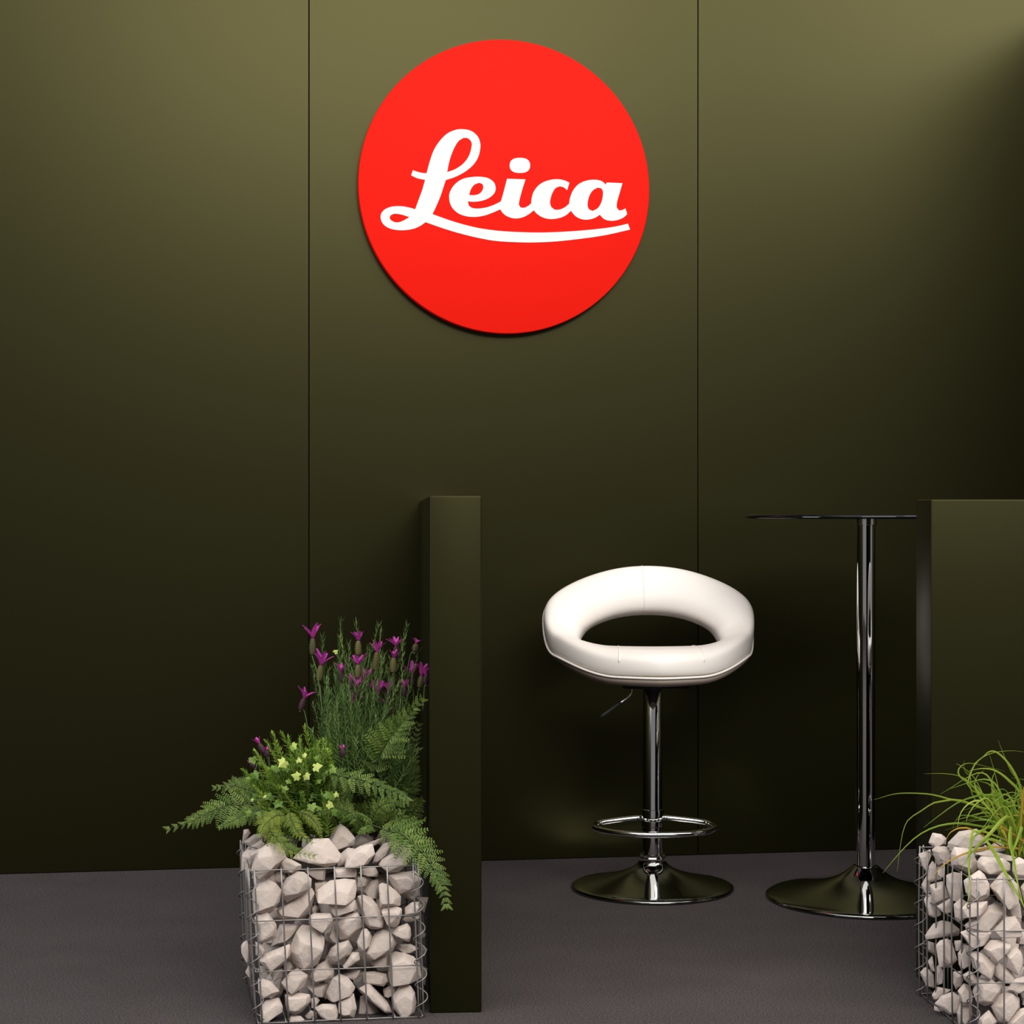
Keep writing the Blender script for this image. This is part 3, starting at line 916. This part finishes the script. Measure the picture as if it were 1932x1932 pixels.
def frond(parent, inv, pts, y0, y1, n, lmax, key, normal=(0, -.8, .6), base_t=.08, shape=.7, droop=0.0, seed=1):
    rg = random.Random(seed)
    m = len(pts)
    P3 = [px(p[0], p[1], y0 + (y1 - y0) * i / (m - 1)) for i, p in enumerate(pts)]
    path = catmull(P3, 26)
    fo = link('frond', None, None, parent)
    fo.empty_display_size = .02
    v, f = tube_data([inv @ p for p in path], [0.0013 * (1 - .75 * i / 25) for i in range(26)], 5)
    bpy.data.objects.remove(fo)
    fo = link('frond', mesh('frond', v, f), M['rachis'], parent)
    N = Vector(normal).normalized()
    for i in range(n):
        t = base_t + (1.0 - base_t) * i / (n - 1)
        x = t * 25
        a = min(int(x), 24)
        pos = path[a].lerp(path[a + 1], x - a)
        T = (path[a + 1] - path[a]).normalized()
        Sd = T.cross(N).normalized()
        L = lmax * min(1.0, .55 + (t - base_t) / .25) * max(.12, (1 - t)) ** shape
        for sd in (-1, 1):
            fwd = R(22 + 30 * t + rg.uniform(-6, 6))
            d = Sd * sd * math.cos(fwd) + T * math.sin(fwd) + Vector((0, 0, -droop)) + N * rg.uniform(-.22, .12)
            d.normalize()
            nn = N + Vector((rg.uniform(-.3, .3), rg.uniform(-.3, .3), rg.uniform(-.3, .3)))
            l = L * rg.uniform(.88, 1.1)
            place('pinna', rg.choice(PIN[key]), fo, inv, pos, orient(d, nn), (l, l * 1.05, l))
        if i == n - 1:
            place('pinna', rg.choice(PIN[key]), fo, inv, pos, orient(T, N), (lmax * .2,) * 3)
    return fo

def root_thing(name, label, cat, loc):
    loc = (loc[0], loc[1] * KY, loc[2])
    o = thing(name, label, cat, loc)
    return o, Matrix.Translation(-Vector(loc))

# right-hand fern of the planter
FG, fi = root_thing('fern', 'green fern arching over the right rim of the lavender planter onto the divider', 'fern', (-0.30, 3.22, 0.315))
frond(FG, fi, [(694,1500),(712,1436),(724,1412),(734,1395),(750,1374),(772,1345),(794,1322)], 3.22, 3.10, 17, .066, 'fern', (.15, -.95, .25), .12, .62, seed=1)
frond(FG, fi, [(600,1452),(645,1464),(683,1471),(718,1484),(750,1496),(768,1507)], 3.14, 3.08, 13, .042, 'fern', (0, -.8, .6), .05, .45, .25, seed=2)
frond(FG, fi, [(690,1552),(736,1568),(759,1574),(783,1595),(806,1618),(824,1649),(836,1676),(842,1706)], 3.16, 3.00, 18, .064, 'fern', (.1, -.85, .5), .10, .62, seed=3)
frond(FG, fi, [(705,1552),(690,1543),(672,1536),(650,1541)], 3.16, 3.11, 11, .018, 'fern', (0, -.7, .7), .1, .5, .2, seed=4)
frond(FG, fi, [(735,1570),(752,1552),(760,1535),(742,1527)], 3.15, 3.13, 9, .020, 'fern', (0, -.8, .6), .1, .5, seed=5)
frond(FG, fi, [(740,1570),(775,1562),(800,1548)], 3.15, 3.10, 10, .024, 'fern', (0, -.8, .6), .1, .5, seed=6)
frond(FG, fi, [(700,1556),(690,1566),(678,1572)], 3.14, 3.09, 8, .020, 'fern', (0, -.8, .6), .1, .5, seed=16)
frond(FG, fi, [(720,1540),(755,1470),(775,1425),(790,1370)], 3.30, 3.30, 17, .045, 'fern', (.1, -.95, .2), .1, .6, seed=7)
frond(FG, fi, [(730,1550),(765,1500),(780,1470),(786,1440)], 3.28, 3.27, 15, .040, 'fern', (.1, -.95, .2), .1, .6, seed=8)
frond(FG, fi, [(665,1545),(640,1500),(630,1470),(612,1440)], 3.20, 3.14, 15, .042, 'fern', (0, -.9, .3), .1, .6, seed=9)
frond(FG, fi, [(680,1550),(650,1530),(628,1525),(605,1535)], 3.18, 3.12, 13, .036, 'fern', (0, -.8, .5), .1, .6, seed=10)
frond(FG, fi, [(700,1550),(715,1525),(735,1515),(760,1518)], 3.20, 3.14, 13, .036, 'fern', (0, -.8, .5), .1, .6, seed=12)

for k, (x0, y0_, x1, y1_) in enumerate([(640,1560,610,1520),(650,1562,655,1515),(665,1560,690,1520),(690,1565,720,1530),(715,1568,750,1535),(740,1568,785,1545),(760,1560,796,1510),(700,1560,705,1500),(735,1555,765,1490),(625,1570,600,1545),(680,1570,665,1550),(770,1575,798,1580)]):
    frond(FG, fi, [(x0, y0_), ((x0 + x1) / 2 + 3, (y0_ + y1_) / 2 - 5), (x1, y1_)], 3.30, 3.24, 10, .034, 'fern', (.1, -.9, .4), .08, .5, seed=70 + k)

# left-hand, yellowing fern
FO, oi_ = root_thing('fern', 'yellowing fern reaching out over the left rim of the lavender planter', 'fern', (-0.47, 3.20, 0.315))
frond(FO, oi_, [(520,1522),(491,1517),(452,1518),(426,1521),(400,1529),(375,1543),(355,1552),(320,1562)], 3.20, 3.12, 17, .054, 'fern', (-.1, -.85, .5), .10, .60, .15, seed=21)
frond(FO, oi_, [(540,1525),(500,1502),(465,1489),(440,1483),(408,1486)], 3.22, 3.20, 15, .042, 'fern', (-.1, -.8, .6), .1, .55, seed=22)
frond(FO, oi_, [(530,1522),(490,1496),(465,1482),(442,1470)], 3.26, 3.26, 13, .042, 'fern', (-.1, -.8, .6), .1, .6, seed=23)
frond(FO, oi_, [(490,1524),(502,1552),(522,1582),(552,1604),(590,1614)], 3.12, 3.03, 18, .036, 'fern_old', (-.1, -.85, .5), .08, .5, .1, seed=24)
frond(FO, oi_, [(545,1530),(552,1552),(566,1574),(588,1590)], 3.12, 3.05, 13, .026, 'fern_old', (0, -.8, .6), .08, .5, .1, seed=25)
frond(FO, oi_, [(520,1526),(470,1534),(440,1548),(415,1560)], 3.17, 3.11, 14, .036, 'fern', (-.1, -.85, .5), .1, .6, .2, seed=26)
frond(FO, oi_, [(540,1540),(520,1540),(500,1555),(490,1575)], 3.12, 3.05, 13, .030, 'fern_old', (0, -.85, .5), .1, .6, .1, seed=27)
frond(FO, oi_, [(560,1530),(585,1540),(600,1560),(606,1580)], 3.13, 3.08, 12, .024, 'fern_old', (0, -.85, .5), .1, .6, .1, seed=28)
frond(FO, oi_, [(560,1545),(545,1525),(520,1512),(490,1508)], 3.20, 3.16, 13, .036, 'fern', (0, -.8, .6), .1, .6, seed=29)
frond(FO, oi_, [(560,1550),(560,1520),(555,1495)], 3.20, 3.18, 11, .036, 'fern', (0, -.9, .4), .1, .6, seed=30)

# lavender sprig: stem along +z of length 1 with needle leaves
def sprig_mesh(seed, L, mkey, nw, nl):
    rg = random.Random(seed)
    bx, by = rg.uniform(-.10, .10), rg.uniform(-.10, .10)
    path = [Vector((bx * L * (k / 6) ** 2, by * L * (k / 6) ** 2, L * k / 6)) for k in range(7)]
    vs, fs = tube_data(path, [0.0011 * (1 - .6 * k / 6) for k in range(7)], 4)
    z = L * .12
    while z < L:
        t = z / L
        c = Vector((bx * L * t * t, by * L * t * t, z))
        a0 = rg.uniform(0, 6.28)
        for k in range(3):
            a = a0 + k * 2.09 + rg.uniform(-.3, .3)
            el = R(16 + 44 * t + rg.uniform(-12, 12))
            d = Vector((math.cos(a) * math.cos(el), math.sin(a) * math.cos(el), math.sin(el)))
            q = Vector((-math.sin(a), math.cos(a), 0))
            l = nl * (1 - .45 * t) * rg.uniform(.7, 1.1)
            b = len(vs)
            up = Vector((0, 0, .12 * l))
            vs += [c, c + d * l * .45 + q * nw, c + d * l * .45 - q * nw, c + d * l + up, c + d * l * .5 - Vector((0, 0, nw * .7))]
            fs += [(b, b + 4, b + 1), (b, b + 2, b + 4), (b + 1, b + 4, b + 3), (b + 2, b + 3, b + 4)]
        z += L * .030 + .0025
    me = mesh('sprig', vs, fs)
    me.materials.append(M[mkey])
    return me
SPRIG = [sprig_mesh(40 + k, .20, 'lav_leaf', .0012, .026) for k in range(6)]
SPRIG2 = [sprig_mesh(60 + k, .12, 'lav_leaf2', .0021, .022) for k in range(6)]

LV, li = root_thing('lavender', 'tall lavender with many purple flower heads at the back of the left planter', 'lavender', (-0.36, 3.30, 0.32))
BASE = Vector((-0.36, 3.30 * KY, 0.33))
def divider_clear(p):
    # keep clear of the divider's left side
    lim = dl.x - (p.y - dl.y) * math.tan(DA) - 0.006
    if p.y > dl.y - .01 and p.x > lim:
        p.x = lim
    return p
def up_rot(d, rg):
    q = Vector((0, 0, 1)).rotation_difference(d.normalized())
    return (q @ Quaternion((0, 0, 1), rg.uniform(0, 6.28))).to_matrix()
rg = random.Random(17)
tips = [(648,1169),(672,1175),(702,1176),(724,1190),(764,1176),(613,1200),(653,1199),(664,1214),(768,1206),(640,1240),(692,1222),(714,1228),(745,1240),(780,1225),(600,1255),(627,1262),(655,1248),(760,1262)]
for k in range(170):
    ty = rg.uniform(0, 1) ** .75
    y = 1235 + 190 * ty
    half = 62 + 65 * ty
    x = 690 - 18 * ty + rg.uniform(-half, half)
    tips.append((min(x, 800), y))
for (x, y) in tips:
    Y = 3.30 + rg.uniform(-.09, .09)
    tip = divider_clear(px(x + rg.uniform(-2, 2), y, Y))
    b = BASE + Vector((rg.uniform(-.09, .09), rg.uniform(-.05, .05), 0))
    d = (tip - b)
    d = d.normalized() * .6 + Vector((0, 0, .4)) + Vector((rg.uniform(-.12, .12), rg.uniform(-.12, .12), 0))
    d.normalize()
    L = min(1.35, max(.6, (tip.z - .36) / .20 * .75))
    place('sprig', rg.choice(SPRIG), LV, li, tip - d * .20 * L, up_rot(d, rg), (1, 1, L))

def spike_data(L, r):
    prof, n = [], 10
    vs, fs = [], []
    rows = 12
    for i in range(rows + 1):
        t = i / rows
        rr = r * (math.sin(math.pi * (.12 + .80 * t)) ** .45) * (1 + (.16 if i % 2 else -.10))
        for k in range(n):
            a = 2 * math.pi * (k + .5 * (i % 2)) / n
            q = rr * (1 + (.14 if k % 2 else -.08))
            vs.append(Vector((q * math.cos(a), q * math.sin(a), L * t)))
    for i in range(rows):
        for k in range(n):
            q = (k + 1) % n
            fs.append((i * n + k, i * n + q, (i + 1) * n + q, (i + 1) * n + k))
    fs.append(tuple(range(n))[::-1]); fs.append(tuple(rows * n + k for k in range(n)))
    return vs, fs
def bract_me(seed):
    rg = random.Random(seed)
    vs, fs = [], []
    n = 6
    for i in range(n + 1):
        t = i / n
        w = .15 * math.sin(math.pi * (.10 + .80 * t)) ** .8
        x = .34 * t * t
        for sd in (-1, 0, 1):
            vs.append(Vector((x - .05 * abs(sd), sd * w + .02 * math.sin(5 * t + seed), t)))
    for i in range(n):
        for k in range(2):
            a = i * 3 + k
            fs.append((a, a + 1, a + 4, a + 3))
    me = mesh('bract', vs, fs)
    me.materials.append(M['bract'])
    return me
BR = [bract_me(k) for k in range(4)]
def flower(parent, inv, bract, top_, bot_, foot, dark, Y, rg, nb=5):
    tp, bt = divider_clear(px(*top_, Y)), divider_clear(px(*bot_, Y))
    ft = Vector(foot)
    axis = (tp - bt)
    L = axis.length
    axis.normalize()
    mid = bt.lerp(ft, .45) + Vector((0, 0, .02))
    path = catmull([ft, mid, bt - axis * .004, bt + axis * L * .4], 16)
    v, f = tube_data([inv @ p for p in path], 0.00125, 5)
    st = link('flower_stalk', mesh('flower_stalk', v, f), M['lav_stem'], parent)
    v, f = spike_data(L, 0.0058 if dark else 0.0064)
    q = Vector((0, 0, 1)).rotation_difference(axis)
    m = inv @ (Matrix.Translation(bt) @ q.to_matrix().to_4x4())
    sp = link('flower_spike', mesh('flower_spike', v, f), M['spike_dark'] if dark else M['spike_green'], st)
    sp.matrix_local = m
    bl = (px(*bract, Y) - tp).length * 1.35
    for k in range(nb):
        a = 6.28 * k / nb + rg.uniform(-.4, .4)
        rot = q.to_matrix() @ Matrix.Rotation(a, 3, 'Z') @ Matrix.Rotation(R(rg.uniform(2, 34)), 3, 'Y')
        s = bl * rg.uniform(.85, 1.1)
        place('bract', rg.choice(BR), st, inv, tp - axis * .002, rot, (s, s, s))
K = .14493
FLW = [((335,150),(345,310),(340,520),0,(480,1330)),((455,500),(450,660),(425,860),0,(470,1340)),((940,220),(940,340),(935,520),0,(930,1300)),
 ((940,510),(935,650),(930,820),0,(960,1300)),((1180,360),(1180,490),(1150,720),0,(1150,1450)),((1430,290),(1430,410),(1430,600),1,(1400,1000)),
 ((1385,470),(1400,560),(1390,750),0,(1390,1200)),((710,640),(715,750),(720,900),1,(740,1280)),((1040,710),(1030,830),(1020,950),1,(1080,1300)),
 ((855,770),(850,870),(850,970),1,(860,1300)),((925,825),(920,950),(915,1090),1,(920,1400)),((1190,850),(1185,1040),(1190,1170),1,(1150,1430)),
 ((1330,870),(1330,990),(1330,1110),1,(1380,1350)),((1540,840),(1540,940),(1530,1060),1,(1510,1300)),((1640,640),(1640,780),(1640,930),1,(1670,1300)),
 ((1770,660),(1760,800),(1740,950),0,(1690,1300)),((850,1020),(865,1150),(840,1240),1,(830,1450)),((265,960),(230,1090),(185,1240),1,(290,1520)),
 ((1310,1100),(1330,1190),(1360,1300),1,(1380,1500)),((1690,310),(1690,380),(1675,480),0,(1560,800)),((1845,680),(1840,790),(1820,900),1,(1780,1250)),
 ((745,1690),(740,1760),(735,1850),1,(735,1980))]
for i, (b_, t_, s_, dk, ft_) in enumerate(FLW):
    cv = lambda p: (540 + p[0] * K, 1160 + p[1] * K)
    Y = 3.245 + .05 * ((i * 37) % 10) / 10
    if i == 21: Y = 3.16
    foot = px(*cv(ft_), Y + .01)
    flower(LV, li, cv(b_), cv(t_), cv(s_), divider_clear(foot), bool(dk), Y, rg, 6 if i < 20 else 4)

# low trailing lavender on the left
L2, l2i = root_thing('lavender', 'low bushy lavender with few pale flowers among ivy on the left planter', 'lavender', (-0.46, 3.20, 0.32))
B2 = Vector((-0.45, 3.21 * KY, 0.33))
tips = [(516,1382),(532,1381),(545,1390),(562,1398),(500,1400),(480,1418),(455,1455),(462,1462),(575,1372),(590,1385),(520,1402),(490,1432),(600,1400),(575,1392)]
for k in range(140):
    t = rg.random()
    x = 470 + 155 * rg.random()
    ymin = 1470 - (x - 470) / 155 * 85
    y = ymin + (1520 - ymin) * rg.random() ** 1.2
    tips.append((x, y))
for (x, y) in tips:
    Y = 3.19 + rg.uniform(-.07, .07)
    tip = px(x, y, Y)
    b = B2 + Vector((rg.uniform(-.05, .10), rg.uniform(-.05, .05), 0))
    d = (tip - b).normalized() * .75 + Vector((rg.uniform(-.25, .15), rg.uniform(-.25, .1), .35))
    d.normalize()
    L = rg.uniform(.65, 1.05)
    place('sprig', rg.choice(SPRIG2), L2, l2i, tip - d * .12 * L, up_rot(d, rg), (1, 1, L))
K2 = .1294
for (b_, t_, s_, ft_) in [((1340,95),(1385,180),(1455,310),(1530,520)),((1500,215),(1490,280),(1500,370),(1540,560)),((1235,410),(1265,460),(1315,525),(1420,680)),((1480,1500),(1475,1545),(1470,1620),(1440,1500))]:
    cv = lambda p: (310 + p[0] * K2, 1380 + p[1] * K2)
    Y = 3.17 if b_[1] < 1000 else 3.10
    flower(L2, l2i, cv(b_), cv(t_), cv(s_), px(*cv(ft_), Y + .02), True, Y, rg, 4)

# ivy
IV, ii = root_thing('ivy', 'ivy with pale variegated leaves winding through the low lavender on the left planter', 'ivy', (-0.42, 3.16, 0.32))
def ivy_me(seed, mkey):
    rg = random.Random(seed)
    ol = [(0, 0), (-.20, -.24), (-.50, -.14), (-.42, .10), (-.64, .36), (-.32, .46), (0, .92), (.32, .46), (.64, .36), (.42, .10), (.50, -.14), (.20, -.24)]
    vs = [Vector((x * rg.uniform(.9, 1.1), y * rg.uniform(.92, 1.08), -.35 * abs(x) + .05 - .12 * y * y)) for x, y in ol] + [Vector((0, .22, .08))]
    fs = [(i, (i + 1) % 12, 12) for i in range(12)]
    me = mesh('ivy_leaf', vs, fs, False)
    me.materials.append(M[mkey])
    return me
IVP = [ivy_me(k, 'ivy_pale') for k in range(4)]
IVG = [ivy_me(k + 9, 'ivy_green') for k in range(4)]
K3 = .31056
pale = [(765,955,1.1),(945,988,1.0),(848,1045,.9),(890,1038,.8),(808,858,.9),(1030,1212,.85),(850,957,.6),(880,912,.55),(1068,292,.55),(1080,1165,.6),(640,1165,.4),(570,1190,.35)]
grn = [(rg.uniform(540, 1080), rg.uniform(930, 1290), rg.uniform(.5, 1.0)) for _ in range(46)]
for lst, ms in ((pale, IVP), (grn, IVG)):
    for i, (u, v, s) in enumerate(lst):
        x, y = 300 + u * K3, 1140 + v * K3
        Y = (3.09 if lst is pale else 3.14) + rg.uniform(-.02, .03)
        if (u, v) == (1068, 292): Y = 3.26
        nn = Vector((rg.uniform(-.6, .6), -.8, rg.uniform(.1, .9)))
        yd = Vector((rg.uniform(-.8, .8), -.2, rg.uniform(-.8, .9))).normalized()
        p = px(x, y, Y)
        sc = .0195 * s
        xa = yd.cross(nn)
        lf = place('ivy_leaf', rg.choice(ms), IV, ii, p, orient(xa, nn), (sc, sc, sc))
        if lst is pale:
            lf['label'] = 'pale yellow-green ivy leaf'
        base = px(590 + rg.uniform(-30, 40), 1540, 3.20) if (u, v) != (1068, 292) else px(655, 1330, 3.28)
        md = p.lerp(base, .5) + Vector((rg.uniform(-.02, .02), 0, .015))
        tube('stem', [ii @ q for q in catmull([p, md, base], 8)], 0.0008, M['lav_stem'], IV, 4)

# ------------------------------------------------------------------ grass on the right planter
GS, gi = root_thing('grass_tuft', 'tuft of long arching green grass planted in the right stone basket', 'grass', (1.07, 3.11, 0.33))
def blade(pts3, w, mkey, rg):
    n = 18
    path = catmull(pts3, n)
    tw = Vector((rg.uniform(-.5, .5), -1, rg.uniform(-.2, .6)))
    vs, fs = [], []
    for i, p in enumerate(path):
        T = (path[min(i + 1, n - 1)] - path[max(i - 1, 0)]).normalized()
        sdir = T.cross(tw)
        if sdir.length < 1e-4: sdir = Vector((1, 0, 0))
        sdir.normalize()
        nd = sdir.cross(T).normalized()
        t = i / (n - 1)
        ww = w * (.55 + .45 * min(1, t * 5)) * (1 - max(0, t - .35) / .65 * .93)
        vs += [gi @ (p - sdir * ww), gi @ (p + nd * ww * .45), gi @ (p + sdir * ww)]
    for i in range(n - 1):
        a = i * 3
        fs += [(a, a + 1, a + 4, a + 3), (a + 1, a + 2, a + 5, a + 4)]
    return link('blade', mesh('blade', vs, fs), M[mkey], GS)
rg = random.Random(23)
def grass_px(org, sc, pts, y0, y1, w, mkey='blade', root=True):
    P = [(org[0] + u * sc, org[1] + v * sc) for u, v in pts]
    m = len(P)
    P3 = [px(p[0], p[1], y0 + (y1 - y0) * i / (m - 1)) for i, p in enumerate(P)]
    if root:
        b = Vector((1.055 + rg.uniform(-.03, .05), 3.11 * KY + rg.uniform(-.03, .03), .345))
        P3 = [b] + P3
    return blade(P3, w, mkey, rg)
O4, K4 = (1640, 1380), .1553
WB_ = .0024
grass_px(O4, K4, [(1600,1000),(1350,930),(1200,870),(1050,828),(850,855),(760,880),(640,960),(500,1050),(440,1130),(400,1260),(365,1480),(340,1700)], 3.10, 3.04, .0021)
grass_px(O4, K4, [(1560,1080),(1300,900),(1000,830),(800,775),(640,755),(420,750),(280,765),(160,800),(50,832)], 3.10, 3.08, .0018)
grass_px(O4, K4, [(1600,1200),(1400,1160),(1150,1120),(1000,1120),(800,1160),(600,1260),(430,1410),(280,1580),(165,1720)], 3.08, 3.04, .0022)
grass_px(O4, K4, [(1750,1000),(1560,800),(1400,775),(1250,800),(1050,880),(800,1060),(660,1170)], 3.08, 3.03, .0027)
grass_px(O4, K4, [(1700,1000),(1450,850),(1230,640),(1110,560),(1080,480),(1130,410),(1230,385),(1400,420),(1650,485)], 3.12, 3.14, .0021)
grass_px(O4, K4, [(1850,800),(1700,600),(1540,480),(1380,450),(1210,480)], 3.10, 3.06, .0030)
grass_px(O4, K4, [(1880,850),(1820,620),(1700,400),(1560,260),(1460,245),(1380,310),(1260,400)], 3.11, 3.08, .0026)
grass_px(O4, K4, [(1620,900),(1220,700),(1230,520),(1300,380),(1420,290),(1560,250),(1750,235),(1950,260)], 3.12, 3.14, .0017)
grass_px(O4, K4, [(1850,850),(1800,600),(1720,480),(1640,300),(1565,105)], 3.12, 3.10, .0016)
grass_px(O4, K4, [(1600,1000),(1400,900),(1250,650),(1100,545),(900,512),(665,515)], 3.12, 3.10, .0014)
grass_px(O4, K4, [(1650,950),(1590,780),(1530,520),(1455,260)], 3.13, 3.13, .0014)
grass_px(O4, K4, [(1500,1030),(1420,830),(1300,660),(1220,600)], 3.07, 3.04, .0034)
grass_px(O4, K4, [(1640,980),(1560,760),(1450,640),(1330,605)], 3.07, 3.05, .0032)
grass_px(O4, K4, [(1560,900),(1500,720),(1490,600),(1520,500)], 3.11, 3.10, .0032)
grass_px(O4, K4, [(1500,1000),(1300,700),(1290,600),(1330,520),(1400,470)], 3.12, 3.12, .0018)
grass_px(O4, K4, [(1450,1050),(1250,760),(1230,560),(1160,480),(1150,350)], 3.13, 3.14, .0014)
grass_px(O4, K4, [(1500,1050),(1300,600),(1110,420),(1050,395)], 3.13, 3.14, .0012)
grass_px(O4, K4, [(1550,1080),(1400,880),(1300,840),(1180,900),(1100,1020),(1070,1180)], 3.07, 3.03, .0024)
grass_px(O4, K4, [(1600,1090),(1450,820),(1300,880),(1200,1020),(1180,1110)], 3.07, 3.03, .0020)
grass_px(O4, K4, [(1550,1120),(1350,1060),(1200,1020),(1080,1040),(1010,1180)], 3.06, 3.04, .0016)
grass_px(O4, K4, [(1700,1040),(1450,1260),(1330,1370),(1250,1450)], 3.03, 2.955, .0042)
grass_px(O4, K4, [(1560,1150),(1360,1220),(1260,1300),(1230,1450),(1210,1700),(1220,1900)], 3.03, 2.950, .0022)
OG, KG = (1712, 1560), .11387
grass_px(OG, KG, [(1330,190),(1450,430),(1600,720),(1780,1050),(1850,1160),(1932,1320),(1990,1480)], 3.01, 2.945, .0040)
grass_px(OG, KG, [(1720,0),(1700,250),(1740,440),(1770,620),(1810,850),(1880,1150),(1950,1380)], 3.04, 2.945, .0048)
grass_px(OG, KG, [(1900,0),(1830,200),(1760,380),(1745,470)], 3.03, 2.97, .0036)
grass_px(OG, KG, [(1160,50),(1060,300),(1020,500),(1020,700),(1030,950),(1010,1200),(970,1370)], 3.03, 2.955, .0030)
grass_px(OG, KG, [(1520,20),(1330,180),(1080,420),(990,530),(900,720)], 3.03, 2.965, .0022)
grass_px(OG, KG, [(1450,330),(1330,350),(1100,400),(860,480),(640,600),(480,750),(350,930)], 3.02, 3.00, .0026, 'blade_dry')
grass_px(OG, KG, [(1100,60),(900,20),(780,50),(690,120),(640,230)], 3.06, 3.05, .0020, 'blade_dry')
grass_px(OG, KG, [(1560,0),(1620,130),(1660,260),(1650,340)], 3.04, 3.03, .0028, 'blade_dry')
for k in range(110):
    x0, x1 = rg.uniform(1.03, 1.13), None
    b = Vector((x0, 3.11 * KY + rg.uniform(-.05, .05), .335))
    hgt = rg.uniform(.06, .17)
    dx = rg.uniform(-.13, .16)
    dy = rg.uniform(-.12, .07)
    fall = rg.uniform(-.02, .07)
    mid = b + Vector((dx * .45, dy * .45, hgt))
    tip = b + Vector((dx * 1.1, dy * 1.1, hgt - fall))
    blade([b, b.lerp(mid, .55) + Vector((-dx * .06, 0, hgt * .12)), mid, tip], rg.uniform(.0012, .0028), 'blade' if rg.random() > .08 else 'blade_dry', rg)
